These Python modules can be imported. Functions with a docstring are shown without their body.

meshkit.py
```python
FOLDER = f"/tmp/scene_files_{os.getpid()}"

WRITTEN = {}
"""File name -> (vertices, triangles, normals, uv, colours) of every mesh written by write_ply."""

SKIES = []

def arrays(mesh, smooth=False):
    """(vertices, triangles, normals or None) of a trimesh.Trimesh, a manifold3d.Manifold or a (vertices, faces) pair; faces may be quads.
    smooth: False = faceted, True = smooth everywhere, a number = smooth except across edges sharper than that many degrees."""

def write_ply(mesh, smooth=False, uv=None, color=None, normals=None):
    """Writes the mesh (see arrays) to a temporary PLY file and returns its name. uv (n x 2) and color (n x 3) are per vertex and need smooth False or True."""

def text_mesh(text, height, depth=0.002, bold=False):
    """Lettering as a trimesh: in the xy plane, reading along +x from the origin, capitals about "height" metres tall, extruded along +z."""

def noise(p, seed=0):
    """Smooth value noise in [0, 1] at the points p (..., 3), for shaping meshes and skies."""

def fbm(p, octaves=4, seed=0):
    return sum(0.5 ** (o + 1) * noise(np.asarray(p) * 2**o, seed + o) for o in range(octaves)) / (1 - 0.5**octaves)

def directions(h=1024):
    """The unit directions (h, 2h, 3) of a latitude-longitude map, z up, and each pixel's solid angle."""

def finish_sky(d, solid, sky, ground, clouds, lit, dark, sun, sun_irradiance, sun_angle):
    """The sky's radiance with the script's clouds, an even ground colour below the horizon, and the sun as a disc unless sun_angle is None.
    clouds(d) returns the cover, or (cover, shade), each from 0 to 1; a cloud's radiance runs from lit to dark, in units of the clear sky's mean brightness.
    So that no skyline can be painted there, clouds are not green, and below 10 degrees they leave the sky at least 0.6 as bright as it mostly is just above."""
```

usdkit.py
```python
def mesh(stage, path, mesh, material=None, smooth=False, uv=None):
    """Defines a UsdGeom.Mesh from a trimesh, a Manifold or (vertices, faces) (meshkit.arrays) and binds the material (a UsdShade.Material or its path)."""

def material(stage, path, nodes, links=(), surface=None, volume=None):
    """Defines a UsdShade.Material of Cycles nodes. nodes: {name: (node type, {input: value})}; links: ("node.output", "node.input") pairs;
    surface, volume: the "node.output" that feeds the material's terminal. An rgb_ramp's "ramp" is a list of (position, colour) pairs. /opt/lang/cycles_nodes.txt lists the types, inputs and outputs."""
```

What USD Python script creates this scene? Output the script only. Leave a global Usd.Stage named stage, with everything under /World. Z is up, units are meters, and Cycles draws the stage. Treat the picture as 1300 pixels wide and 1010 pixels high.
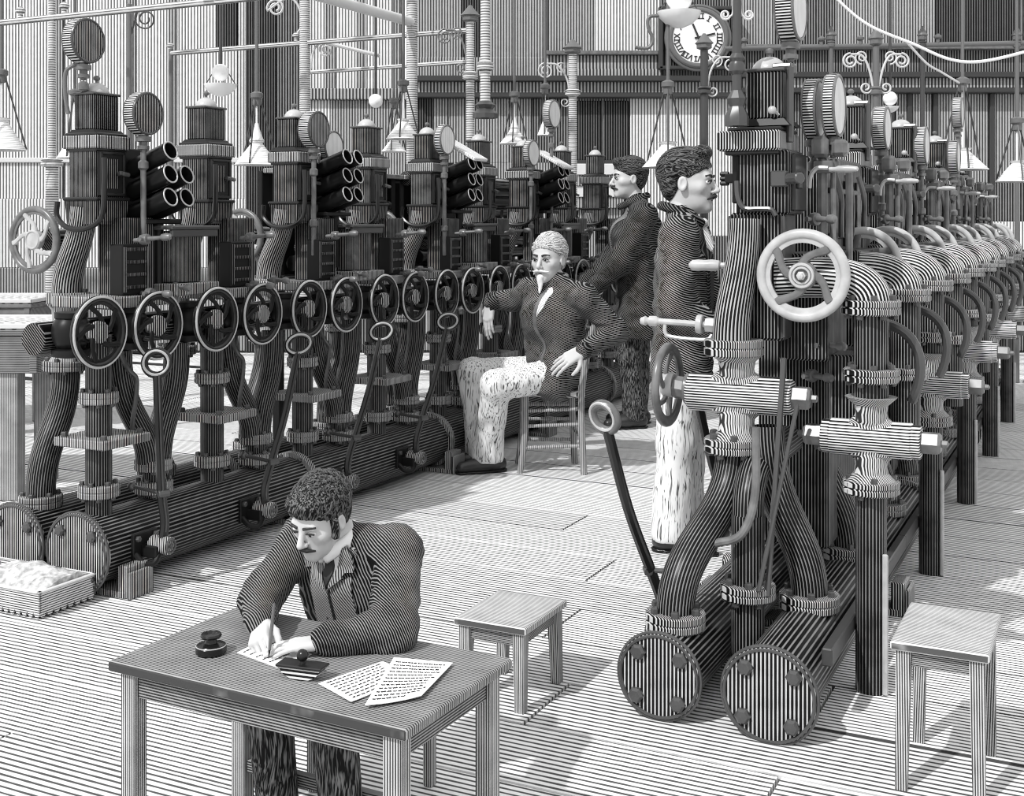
import math, random
import numpy as np, trimesh
import usdkit, meshkit
from pxr import Usd, UsdGeom, UsdLux, UsdShade, Gf, Sdf
from shapely.geometry import Polygon, box as sbox

stage = Usd.Stage.CreateInMemory()
UsdGeom.SetStageUpAxis(stage, UsdGeom.Tokens.z)
UsdGeom.SetStageMetersPerUnit(stage, 1.0)
UsdGeom.Xform.Define(stage, '/World')
UsdGeom.Scope.Define(stage, '/World/Looks')
rng = random.Random(7)
PI = math.pi

# ---------------------------------------------------------------- camera, sky, sun, exposure
F, H = 1550.0, 1.42                       # focal length in pixels of the 1300 px wide picture; eye height
cam = UsdGeom.Camera.Define(stage, '/World/camera')
cam.CreateHorizontalApertureAttr(36.0)
cam.CreateVerticalApertureAttr(36.0 * 1010 / 1300)
cam.CreateFocalLengthAttr(F * 36.0 / 1300)
cam.CreateVerticalApertureOffsetAttr(-227 * 36.0 / 1300)
cam.CreateClippingRangeAttr(Gf.Vec2f(0.05, 200.0))
cam.CreateExposureAttr(0.15)
UsdGeom.Xformable(cam).AddTranslateOp().Set(Gf.Vec3d(0, 0, H))
UsdGeom.Xformable(cam).AddRotateXOp().Set(90.0)

dome = UsdLux.DomeLight.Define(stage, '/World/sky')
dome.CreateColorAttr(Gf.Vec3f(1, 1, 1)); dome.CreateIntensityAttr(0.31)
sun = UsdLux.DistantLight.Define(stage, '/World/sun')
sun.CreateNormalizeAttr(True); sun.CreateIntensityAttr(0.78); sun.CreateAngleAttr(1.2); sun.CreateColorAttr(Gf.Vec3f(1, 1, 1))
# the light travels from front left, down to the back right
UsdGeom.Xformable(sun).AddRotateXYZOp().Set(Gf.Vec3f(44.0, 0.0, -42.3))

# ---------------------------------------------------------------- materials
def g(x): return (x, x, x)
MATS = {}
def plain(name, c, rough=.5, spec=.5, metal=0.0, noise=0.0, nscale=20):
    nodes = {'p': ('principled_bsdf', {'base_color': g(c), 'roughness': rough, 'specular_ior_level': spec, 'metallic': metal})}
    links = []
    if noise:
        nodes['t'] = ('texture_coordinate', {}); nodes['n'] = ('noise_texture', {'scale': nscale, 'detail': 3.0})
        nodes['r'] = ('rgb_ramp', {'ramp': [(.3, g(c * (1 - noise))), (.7, g(min(1, c * (1 + noise))))]})
        links = [('t.object', 'n.vector'), ('n.fac', 'r.fac'), ('r.color', 'p.base_color')]
    MATS[name] = usdkit.material(stage, '/World/Looks/' + name, nodes, links, surface='p.BSDF')
def hatch(name, dark, light, period, mode='v', duty=.5, rough=.5, spec=.12, wob=.25, soft=.10, distort=0.0, rot=None, metal=0.0, coord='object'):
    """engraved line work as the finish of the surface: bands across one direction of the thing's own coordinates, their width wandering a little"""
    p = period * .6
    R = {'v': (0, 0, -PI / 4), 'x': (0, 0, 0), 'y': (0, 0, -PI / 2), 'z': (0, PI / 2, 0), 'zx': (0, PI / 4, 0)}.get(mode, (0, 0, 0)) if rot is None else rot
    if mode in ('v', 'zx') and rot is None: p = period * .6 / math.sqrt(2)
    nodes = {'t': ('texture_coordinate', {}), 'm': ('mapping', {'rotation': R}),
             'w': ('wave_texture', {'wave_type': 'bands', 'bands_direction': 'x', 'profile': 'sine', 'scale': .31416 / p, 'distortion': distort, 'detail': 2.0, 'detail_scale': 1.0}),
             'n': ('noise_texture', {'scale': 14.0, 'detail': 2.0}),
             'a': ('math', {'math_type': 'multiply_add', 'value2': wob * 2, 'value3': -wob}),
             's': ('math', {'math_type': 'add'}),
             'r': ('rgb_ramp', {'ramp': [(max(0, duty - soft), g(dark)), (min(1, duty + soft), g(light))]}),
             'p': ('principled_bsdf', {'roughness': rough, 'specular_ior_level': spec, 'metallic': metal})}
    links = [('t.' + coord, 'm.vector'), ('m.vector', 'w.vector'), ('t.' + coord, 'n.vector'), ('n.fac', 'a.value1'), ('a.value', 's.value1'), ('w.fac', 's.value2'),
             ('s.value', 'r.fac'), ('r.color', 'p.base_color')]
    MATS[name] = usdkit.material(stage, '/World/Looks/' + name, nodes, links, surface='p.BSDF')

def strokes(name, dark, light, scale, rot=(0, 0, 0), lo=.47, hi=.55, rough=.75, spec=.15, fine=1.0):
    """drawn-out flecks, like the burr strokes of an engraving in cloth or hair: noise stretched along one direction"""
    nodes = {'t': ('texture_coordinate', {}), 'm': ('mapping', {'mapping_type': 'texture', 'rotation': rot, 'scale': tuple(1.0 / q for q in scale)}),
             'b': ('noise_texture', {'scale': 6.0, 'detail': 2.0}), 'v': ('vector_math', {'math_type': 'scale', 'scale': .05}), 'ad': ('vector_math', {'math_type': 'add'}),
             'n': ('noise_texture', {'scale': 1.0, 'detail': 1.5}),
             'r': ('rgb_ramp', {'ramp': [(lo, g(dark)), (hi, g(light))]}),
             'p': ('principled_bsdf', {'roughness': rough, 'specular_ior_level': spec})}
    links = [('t.object', 'b.vector'), ('b.color', 'v.vector1'), ('t.object', 'ad.vector1'), ('v.vector', 'ad.vector2'), ('ad.vector', 'm.vector'), ('m.vector', 'n.vector'), ('n.fac', 'r.fac'), ('r.color', 'p.base_color')]
    MATS[name] = usdkit.material(stage, '/World/Looks/' + name, nodes, links, surface='p.BSDF')
def round_hatch(name, dark, light, r, zc, n, duty=.6):
    """lines drawn along a pipe that lies along y at height zc"""
    nodes = {'t': ('texture_coordinate', {}), 's': ('separate_xyz', {}), 'z': ('math', {'math_type': 'subtract', 'value2': zc}), 'a': ('math', {'math_type': 'arctan2'}), 'm': ('math', {'math_type': 'multiply', 'value2': float(n)}),
             'c': ('math', {'math_type': 'sine'}), 'h': ('math', {'math_type': 'multiply_add', 'value2': .5, 'value3': .5}), 'n': ('noise_texture', {'scale': 14.0, 'detail': 2.0}), 'k': ('math', {'math_type': 'multiply_add', 'value2': .4, 'value3': -.2}),
             'u': ('math', {'math_type': 'add'}), 'r': ('rgb_ramp', {'ramp': [(duty - .1, g(dark)), (duty + .1, g(light))]}), 'p': ('principled_bsdf', {'roughness': .36, 'specular_ior_level': .15})}
    links = [('t.object', 's.vector'), ('s.z', 'z.value1'), ('z.value', 'a.value1'), ('s.x', 'a.value2'), ('a.value', 'm.value1'), ('m.value', 'c.value1'), ('c.value', 'h.value1'), ('t.object', 'n.vector'), ('n.fac', 'k.value1'), ('h.value', 'u.value1'), ('k.value', 'u.value2'), ('u.value', 'r.fac'), ('r.color', 'p.base_color')]
    MATS[name] = usdkit.material(stage, '/World/Looks/' + name, nodes, links, surface='p.BSDF')
def uv_hatch(name, dark, light, duty=.6, wob=.3, rough=.36):
    """lines that follow a pipe along its bends (u of the mesh counts the lines around it)"""
    nodes = {'t': ('uvmap', {'attribute': 'st'}), 's': ('separate_xyz', {}), 'm': ('math', {'math_type': 'multiply', 'value2': 2 * PI}), 'c': ('math', {'math_type': 'sine'}), 'h': ('math', {'math_type': 'multiply_add', 'value2': .5, 'value3': .5}),
             'o': ('texture_coordinate', {}), 'n': ('noise_texture', {'scale': 11.0, 'detail': 2.0}), 'k': ('math', {'math_type': 'multiply_add', 'value2': 2 * wob, 'value3': -wob}), 'u': ('math', {'math_type': 'add'}),
             'r': ('rgb_ramp', {'ramp': [(duty - .1, g(dark)), (duty + .1, g(light))]}), 'p': ('principled_bsdf', {'roughness': rough, 'specular_ior_level': .2})}
    links = [('t.UV', 's.vector'), ('s.x', 'm.value1'), ('m.value', 'c.value1'), ('c.value', 'h.value1'), ('o.object', 'n.vector'), ('n.fac', 'k.value1'), ('h.value', 'u.value1'), ('k.value', 'u.value2'), ('u.value', 'r.fac'), ('r.color', 'p.base_color')]
    MATS[name] = usdkit.material(stage, '/World/Looks/' + name, nodes, links, surface='p.BSDF')
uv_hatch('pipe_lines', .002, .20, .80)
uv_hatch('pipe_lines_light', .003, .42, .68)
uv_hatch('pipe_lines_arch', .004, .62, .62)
round_hatch('main_iron_left', .003, .20, .135, .16, 54, .76)
round_hatch('main_iron_right', .003, .22, .11, .125, 46, .74)
hatch('iron', .002, .26, .018, 'v', duty=.84, rough=.42)
hatch('iron_pipe', .003, .28, .019, 'v', duty=.82, rough=.34)
hatch('iron_main', .003, .26, .022, 'zx', duty=.82, rough=.36)
hatch('iron_tick', .006, .52, .015, 'v', duty=.66, rough=.5)
hatch('iron_cap', .006, .46, .019, 'v', duty=.66, rough=.45)
hatch('steel_tee', .02, .70, .014, 'z', duty=.52, rough=.4)
hatch('steel_neck', .03, .58, .013, 'v', duty=.52, rough=.4)
plain('black_iron', .010, .4, .2)
plain('black_gloss', .010, .25, .4)
plain('tube_iron', .010, .3, .4)
plain('edge_iron', .055, .25, .6)
plain('dome_metal', .42, .3, .5, noise=.15)
plain('dull_steel', .13, .3, .5, noise=.3)
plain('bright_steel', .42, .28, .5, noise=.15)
hatch('gauge_rim', .012, .66, .015, 'z', duty=.56, rough=.4)
hatch('gauge_face_dark', .006, .40, .015, 'y', duty=.72, rough=.35)
hatch('gauge_face_light', .40, .85, .010, 'y', duty=.45, rough=.35)
hatch('plank_a', .08, .86, .040, rot=(0, 0, -63.9 * PI / 180), duty=.32, rough=.7, spec=.12, wob=.2, soft=.17)
hatch('plank_b', .09, .93, .037, rot=(0, 0, -63.9 * PI / 180), duty=.32, rough=.7, spec=.12, wob=.2, soft=.17)
hatch('plank_c', .07, .78, .042, rot=(0, 0, -63.9 * PI / 180), duty=.32, rough=.7, spec=.12, wob=.2, soft=.17)
plain('subfloor', .03, .9, .1)
hatch('wall_light', .14, .74, .055, 'x', duty=.40, rough=.8, spec=.1, wob=.15)
hatch('wall_mid', .06, .40, .050, 'x', duty=.46, rough=.8, spec=.1, wob=.15)
hatch('wall_dark', .02, .24, .048, 'x', duty=.60, rough=.8, spec=.1, wob=.15)
hatch('wall_black', .008, .12, .045, 'x', duty=.68, rough=.8, spec=.1, wob=.12)
hatch('frieze', .04, .40, .06, 'x', duty=.5, rough=.7, spec=.2, wob=.1)
plain('dark_wood', .035, .5, .4)
plain('pale_paint', .62, .6, .3)
hatch('gas_pipe', .14, .62, .03, 'z', duty=.35, rough=.4)
plain('pipe_grey', .12, .4, .5)
plain('pipe_dark', .05, .35, .5)
plain('scroll_light', .55, .4, .5)
plain('scroll_grey', .16, .4, .5)
plain('enamel', .78, .35, .4)
hatch('enamel_line', .45, .90, .022, 'z', duty=.22, rough=.4)
plain('opal', .88, .25, .5)
hatch('table_top', .05, .34, .012, rot=(0, 0, -PI / 2), duty=.42, rough=.5, wob=.35)
hatch('table_side', .03, .30, .010, 'z', duty=.55, rough=.5, wob=.3)
hatch('table_leg', .05, .52, .010, 'v', duty=.5, rough=.5, wob=.3)
hatch('stool_top', .08, .60, .014, 'y', duty=.36, rough=.6, wob=.3)
hatch('stool_leg', .05, .50, .010, 'v', duty=.52, rough=.6, wob=.3)
hatch('stool_side', .04, .36, .008, 'z', duty=.52, rough=.6, wob=.3)
hatch('chair_wood', .05, .46, .012, 'x', duty=.42, rough=.5, wob=.3)
hatch('rush_seat', .08, .5, .014, 'y', duty=.45, rough=.8, wob=.3)
plain('paper', .80, .7, .2)
plain('ink', .02, .5)
plain('crumpled', .50, .8, .2, noise=.5, nscale=40)
hatch('tray_side', .06, .66, .014, 'z', duty=.42, rough=.7)
plain('skin', .54, .55, .3)
plain('eye_white', .75, .3)
plain('pupil', .01, .2)
strokes('hair_dark', .005, .16, (34, 260, 260), (0, .35, -.35), .47, .62)
strokes('hair_left', .005, .16, (34, 260, 260), (0, -.35, .25), .47, .62)
strokes('hair_clerk', .005, .15, (300, 300, 44), (.3, .3, 0), .47, .62)
strokes('hair_grey', .10, .55, (240, 240, 60), (.4, .2, 0), .36, .54)
hatch('coat_black', .004, .15, .016, rot=(0, .9, .5), duty=.74, rough=.8, wob=.35, distort=.5)
hatch('coat_stripe', .004, .30, .013, rot=(0, 1.15, .3), duty=.70, rough=.8, wob=.4, distort=.9)
hatch('coat_scribe', .005, .24, .0085, rot=(0, .35, -.5), duty=.68, rough=.8, wob=.4, distort=.45)
hatch('coat_seated', .004, .24, .013, rot=(0, 1.25, .25), duty=.68, rough=.8, wob=.35, distort=.5)
strokes('trouser_dark', .006, .20, (240, 240, 20), (.05, .05, 0), .46, .64)
strokes('trouser_light', .08, .76, (150, 150, 5), (.05, .05, 0), .34, .46)
plain('hair_lock', .075, .4, .3)
plain('hair_lock_grey', .60, .5, .3)
plain('hair_black', .02, .5)
plain('hair_white', .78, .6)
hatch('lapel', .02, .36, .009, rot=(.2, .3, .9), duty=.5, rough=.7, spec=.2, wob=.3)
plain('linen', .85, .7, .2)
plain('shoe', .03, .3, .5)
plain('tie_black', .012, .6)

# ---------------------------------------------------------------- mesh helpers
def J(*parts):
    ms = []
    for p in parts:
        ms += p if isinstance(p, list) else [p]
    vs, fs, n = [], [], 0
    for v, f in ms:
        vs.append(v); fs.append(np.asarray(f) + n); n += len(v)
    return np.vstack(vs), np.vstack(fs)
def quads(f): f = np.asarray(f); return np.vstack([f[:, [0, 1, 2]], f[:, [0, 2, 3]]])
def unit(a): a = np.asarray(a, float); return a / (np.linalg.norm(a) + 1e-12)
def frame(axis):
    z = unit(axis); a = np.array([0, 0, 1.]) if abs(z[2]) < .9 else np.array([1., 0, 0])
    x = unit(np.cross(a, z)); return np.stack([x, np.cross(z, x), z], 1)
def move(m, at=(0, 0, 0), R=None, axis=None, s=1.0):
    v = m[0] * s
    if axis is not None: R = frame(axis)
    if R is not None: v = v @ np.asarray(R).T
    return v + np.asarray(at, float), m[1]
def rotz(a): c, s = math.cos(a), math.sin(a); return np.array([[c, -s, 0], [s, c, 0], [0, 0, 1.]])
def rotx(a): c, s = math.cos(a), math.sin(a); return np.array([[1., 0, 0], [0, c, -s], [0, s, c]])
def roty(a): c, s = math.cos(a), math.sin(a); return np.array([[c, 0, s], [0, 1., 0], [-s, 0, c]])
def hull(p):
    h = trimesh.convex.convex_hull(np.asarray(p, float)); return np.array(h.vertices), np.array(h.faces)
def box(c, s, b=.004):
    """box of size s about c with chamfered edges"""
    h = np.asarray(s, float) / 2; b = min(b, h.min() * .6); pts = []
    for sx in (-1, 1):
        for sy in (-1, 1):
            for sz in (-1, 1):
                for k in range(3):
                    q = h - b; q[k] = h[k]; pts.append(q * (sx, sy, sz))
    m = hull(pts); return m[0] + np.asarray(c, float), m[1]
def frustum(c, s0, s1, z0, z1):
    pts = [(c[0] + sx * s[0] / 2, c[1] + sy * s[1] / 2, z) for s, z in ((s0, z0), (s1, z1)) for sx in (-1, 1) for sy in (-1, 1)]
    return hull(pts)
def lathe(prof, at=(0, 0, 0), axis=(0, 0, 1), seg=20):
    prof = np.asarray(prof, float); n = len(prof); a = np.arange(seg) * 2 * PI / seg
    v = np.stack([prof[:, None, 0] * np.cos(a), prof[:, None, 0] * np.sin(a), np.repeat(prof[:, 1:2], seg, 1)], -1).reshape(-1, 3)
    f = []
    for i in range(n - 1):
        for j in range(seg):
            f.append((i * seg + j, i * seg + (j + 1) % seg, (i + 1) * seg + (j + 1) % seg, (i + 1) * seg + j))
    f = quads(f)
    if np.abs(prof[0] - prof[-1]).max() < 1e-9: return move((v, f), at, axis=axis)
    caps = []
    v = np.vstack([v, [0, 0, prof[0, 1]], [0, 0, prof[-1, 1]]])
    for j in range(seg):
        caps.append((n * seg, (j + 1) % seg, j)); caps.append((n * seg + 1, (n - 1) * seg + j, (n - 1) * seg + (j + 1) % seg))
    return move((v, np.vstack([f, caps])), at, axis=axis)
def cyl(p0, p1, r, r1=None, seg=16, bev=.003):
    p0, p1 = np.asarray(p0, float), np.asarray(p1, float); L = np.linalg.norm(p1 - p0); r1 = r if r1 is None else r1; b = min(bev, L * .3, r * .4)
    return lathe([(r - b, 0), (r, b), (r1, L - b), (r1 - b, L)], p0, p1 - p0, seg)
def tube(pts, r, seg=10, closed=False, flat=1.0):
    p = np.asarray(pts, float); n = len(p); r = np.atleast_1d(np.asarray(r, float)); r = np.interp(np.linspace(0, 1, n), np.linspace(0, 1, len(r)), r) if len(r) > 1 else np.full(n, r[0])
    t = (np.roll(p, -1, 0) - np.roll(p, 1, 0)) if closed else np.gradient(p, axis=0)
    t /= np.linalg.norm(t, axis=1, keepdims=True) + 1e-12
    a = np.cross(t[0], [0, 0, 1.] if abs(t[0][2]) < .9 else [1., 0, 0]); a /= np.linalg.norm(a); A = []
    for i in range(n):
        a = a - t[i] * a.dot(t[i]); a = a / (np.linalg.norm(a) + 1e-12); A.append(a)
    A = np.array(A); B = np.cross(t, A); ang = np.arange(seg) * 2 * PI / seg
    v = p[:, None] + r[:, None, None] * (np.cos(ang)[None, :, None] * A[:, None] + flat * np.sin(ang)[None, :, None] * B[:, None])
    m = n if closed else n - 1
    i, j = np.meshgrid(np.arange(m), np.arange(seg), indexing='ij'); i2 = (i + 1) % n
    f = quads(np.stack([i * seg + j, i * seg + (j + 1) % seg, i2 * seg + (j + 1) % seg, i2 * seg + j], -1).reshape(-1, 4))
    v = v.reshape(-1, 3)
    if not closed:
        v = np.vstack([v, p[0], p[-1]]); k = len(v) - 2
        f = np.vstack([f, [(k, (q + 1) % seg, q) for q in range(seg)], [(k + 1, (n - 1) * seg + q, (n - 1) * seg + (q + 1) % seg) for q in range(seg)]])
    return v, f
def pipe(pts, r, seg=20, lines=None, s0=0.0):
    """a pipe along pts with (u, v): u counts engraved lines around it, v metres along it"""
    p = np.asarray(pts, float); n = len(p); r = np.atleast_1d(np.asarray(r, float)); r = np.interp(np.linspace(0, 1, n), np.linspace(0, 1, len(r)), r) if len(r) > 1 else np.full(n, r[0])
    lines = lines or int(round(2 * PI * r.mean() / .0105))
    t = np.gradient(p, axis=0); t /= np.linalg.norm(t, axis=1, keepdims=True) + 1e-12
    a = np.cross(t[0], [0, .9, .3]) if abs(t[0] @ unit([0, .9, .3])) < .95 else np.array([1., 0, 0]); a /= np.linalg.norm(a); A = []
    for i in range(n):
        a = a - t[i] * a.dot(t[i]); a = a / (np.linalg.norm(a) + 1e-12); A.append(a)
    A = np.array(A); B = np.cross(t, A); ang = s0 + np.linspace(0, 2 * PI, seg + 1)
    v = (p[:, None] + r[:, None, None] * (np.cos(ang)[None, :, None] * A[:, None] + np.sin(ang)[None, :, None] * B[:, None])).reshape(-1, 3)
    k = seg + 1; i, j = np.meshgrid(np.arange(n - 1), np.arange(seg), indexing='ij')
    f = quads(np.stack([i * k + j, i * k + j + 1, (i + 1) * k + j + 1, (i + 1) * k + j], -1).reshape(-1, 4))
    L = np.concatenate([[0], np.cumsum(np.linalg.norm(np.diff(p, axis=0), axis=1))])
    uv = np.stack([np.tile(np.linspace(0, lines, k), n), np.repeat(L, k)], 1)
    return v, f, uv
def straight(a, b): return np.linspace(np.asarray(a, float), np.asarray(b, float), 3)
def curve(ctrl, n=14):
    """smooth curve through the control points (Catmull-Rom)"""
    c = np.asarray(ctrl, float); c = np.vstack([2 * c[0] - c[1], c, 2 * c[-1] - c[-2]]); out = []
    for i in range(1, len(c) - 2):
        for u in np.linspace(0, 1, n, endpoint=i == len(c) - 3):
            out.append(.5 * (2 * c[i] + (c[i + 1] - c[i - 1]) * u + (2 * c[i - 1] - 5 * c[i] + 4 * c[i + 1] - c[i + 2]) * u * u + (3 * c[i] - c[i - 1] - 3 * c[i + 1] + c[i + 2]) * u ** 3))
    return np.array(out)
def bez(a, b, c, d, n=16):
    u = np.linspace(0, 1, n)[:, None]; a, b, c, d = map(lambda q: np.asarray(q, float), (a, b, c, d))
    return (1 - u) ** 3 * a + 3 * u * (1 - u) ** 2 * b + 3 * u * u * (1 - u) * c + u ** 3 * d
def sphere(c, r, rings=8):
    a = np.linspace(-PI / 2, PI / 2, rings + 1)[1:-1]
    r3 = np.broadcast_to(np.asarray(r, float), (3,)); m = lathe([(math.cos(x), math.sin(x)) for x in a], seg=rings * 2)
    return m[0] * r3 + np.asarray(c, float), m[1]
def torus(c, axis, R, r, seg=32, sides=10, flat=1.0):
    a = np.arange(seg) * 2 * PI / seg
    return move(tube(np.stack([R * np.cos(a), R * np.sin(a), 0 * a], 1), r, sides, True, flat), c, axis=axis)
def extrude(poly, z0, z1, R=None, at=(0, 0, 0)):
    m = trimesh.creation.extrude_polygon(poly, z1 - z0); v = np.array(m.vertices) + [0, 0, z0]
    return move((v, np.array(m.faces)), at, R)
def bolts_on(at, axis, R, n, r=.011, h=.016, a0=.3):
    Fm = frame(axis); out = []
    for k in range(n):
        a = a0 + k * 2 * PI / n; p = np.asarray(at, float) + Fm @ np.array([R * math.cos(a), R * math.sin(a), 0])
        out.append(lathe([(r, 0), (r, h * .8), (r * .75, h)], p, axis, 6))
    return out

# ---------------------------------------------------------------- scene helpers
USED = {}
def numbered(path):
    n = USED.get(path, 0); USED[path] = n + 1
    return path if n == 0 else f'{path}_{n:03d}'
def tag(p, label=None, category=None, group=None, kind=None):
    for k, v in (('label', label), ('category', category), ('group', group), ('kind', kind)):
        if v: p.SetCustomDataByKey(k, v)
    return p
def thing(name, label=None, category=None, loc=(0, 0, 0), rot=0.0, group=None, kind=None):
    x = UsdGeom.Xform.Define(stage, numbered('/World/' + name))
    x.AddTranslateOp().Set(Gf.Vec3d(*map(float, loc)))
    if rot: x.AddRotateZOp().Set(float(rot))
    return tag(x.GetPrim(), label, category, group, kind)
def part(parent, name, m, mat, smooth=35, label=None, kind=None):
    if isinstance(m, list): m = J(*m)
    if len(m) == 3: p = usdkit.mesh(stage, numbered(f'{parent.GetPath()}/{name}'), m[:2], MATS[mat], smooth=True, uv=m[2]).GetPrim()
    else: p = usdkit.mesh(stage, numbered(f'{parent.GetPath()}/{name}'), m, MATS[mat], smooth=smooth).GetPrim()
    return tag(p, label, kind=kind)
def single(name, m, mat, label=None, category=None, group=None, kind=None, smooth=35):
    if isinstance(m, list): m = J(*m)
    return tag(usdkit.mesh(stage, numbered('/World/' + name), m, MATS[mat], smooth=smooth).GetPrim(), label, category, group, kind)
def copy(src, loc, rot, label, category=None, group=None):
    was = src.GetCustomData(); name = str(src.GetPath()).split('/')[-1]
    if name[-4] == '_' and name[-3:].isdigit(): name = name[:-4]
    r = UsdGeom.Xform.Define(stage, numbered('/World/' + name)).GetPrim()
    r.GetReferences().AddInternalReference(src.GetPath()); r.SetInstanceable(True)
    r.GetAttribute('xformOp:translate').Set(Gf.Vec3d(*map(float, loc)))
    if r.GetAttribute('xformOp:rotateZ'): r.GetAttribute('xformOp:rotateZ').Set(float(rot))
    return tag(r, label, category or was['category'], group or was.get('group'))

U = np.array([.4402, .8979]); V = np.array([.8979, -.4402]); ROT = -26.117   # along the machine rows; across them, to the right
LO, RO = np.array([-1.643, 4.59]), np.array([.412, 3.45])                     # where the aisle-side main pipes begin
def row(O, X, t, z=0.0):
    q = O + V * X + U * t; return float(q[0]), float(q[1]), z
# ---------------------------------------------------------------- the setting
WALL = 13.0                                                                # the end wall's distance
def wx(px, d=WALL): return (px - 650) / F * d
def wz(py, d=WALL): return H - (py - 278) / F * d

floor = thing('floor', kind='structure')
part(floor, 'subfloor', box((.5, 6.6, -.06), (16, 14, .06), .002), 'subfloor')
room = sbox(-6.8, -.3, 7.6, WALL - .02)
ua = math.atan2(U[1], U[0])
wdt = .335
t = -3.6; r_i = 0
while t < 16:
    w = -9.5 + rng.uniform(0, 2.5) - (1.3 if r_i % 2 else 0)
    while w < 10:
        L = rng.uniform(2.6, 3.9)
        c = [V * a + U * b for a, b in ((w + .005, t + .005), (w + L - .005, t + .005), (w + L - .005, t + wdt - .005), (w + .005, t + wdt - .005))]
        pg = Polygon(c).intersection(room)
        if pg.area > .02:
            dz = rng.uniform(-.0015, .0)
            part(floor, 'plank', extrude(pg, -.03, dz), rng.choice(['plank_a', 'plank_a', 'plank_b', 'plank_c']), smooth=False)
        w += L
    t += wdt; r_i += 1

wall = thing('wall_back', kind='structure')
TOP = 4.7
part(wall, 'backing', box((.4, WALL + .2, TOP / 2), (14.6, .2, TOP), .002), 'wall_mid')
def panel(name, x0, x1, y0, y1, mat, out=.03, b=.006):
    """a piece of the end wall between picture columns x0, x1 and lines y0, y1 as seen at the wall's distance, standing proud by out"""
    a, c = wx(x0), wx(x1); lo, hi = wz(y1), wz(y0)
    return part(wall, name, box(((a + c) / 2, WALL + .1 - out / 2, (lo + hi) / 2), (c - a, out, hi - lo), b), mat)
YT, YB = -115, 446
# boarded left end: pale boards with darker strips between
xs = [-170, -90, -30, 62, 78, 160, 170, 212, 222]
mats = ['wall_light', 'wall_mid', 'wall_light', 'wall_mid', 'wall_light', 'wall_mid', 'wall_light', 'wall_mid']
for k in range(len(xs) - 1):
    panel('board', xs[k], xs[k + 1], YT, 252, mats[k], .03 if k % 2 == 0 else .05)
panel('board', 222, 273, YT, 252, 'wall_light', .03); panel('board', 273, 300, YT, 60, 'wall_black', .05); panel('board', 273, 300, 60, 252, 'wall_light', .04)
panel('board', 300, 312, YT, 252, 'wall_light', .03)
panel('dado', -170, 312, 252, 340, 'wall_light', .05); panel('dado', -170, 312, 340, YB, 'wall_mid', .06); panel('dado_rail', -170, 312, 200, 206, 'pale_paint', .06)
panel('pilaster', 312, 350, YT, YB, 'wall_black', .12); panel('pilaster', 350, 384, YT, YB, 'wall_dark', .10)
# pale glazed stretch behind the gas pipes
for a, b, m in ((384, 412, 'wall_light'), (412, 424, 'wall_mid'), (424, 452, 'wall_light'), (452, 462, 'wall_mid'), (462, 498, 'wall_light'), (498, 508, 'wall_mid'), (508, 526, 'wall_light')):
    panel('board', a, b, YT, 112, m, .03 if m == 'wall_light' else .05)
panel('moulding', 384, 526, 112, 126, 'frieze', .10); panel('board', 384, 420, 126, 330, 'wall_light', .03); panel('board', 420, 526, 126, 330, 'wall_mid', .03); panel('dado', 384, 526, 330, YB, 'wall_dark', .05)
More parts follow.
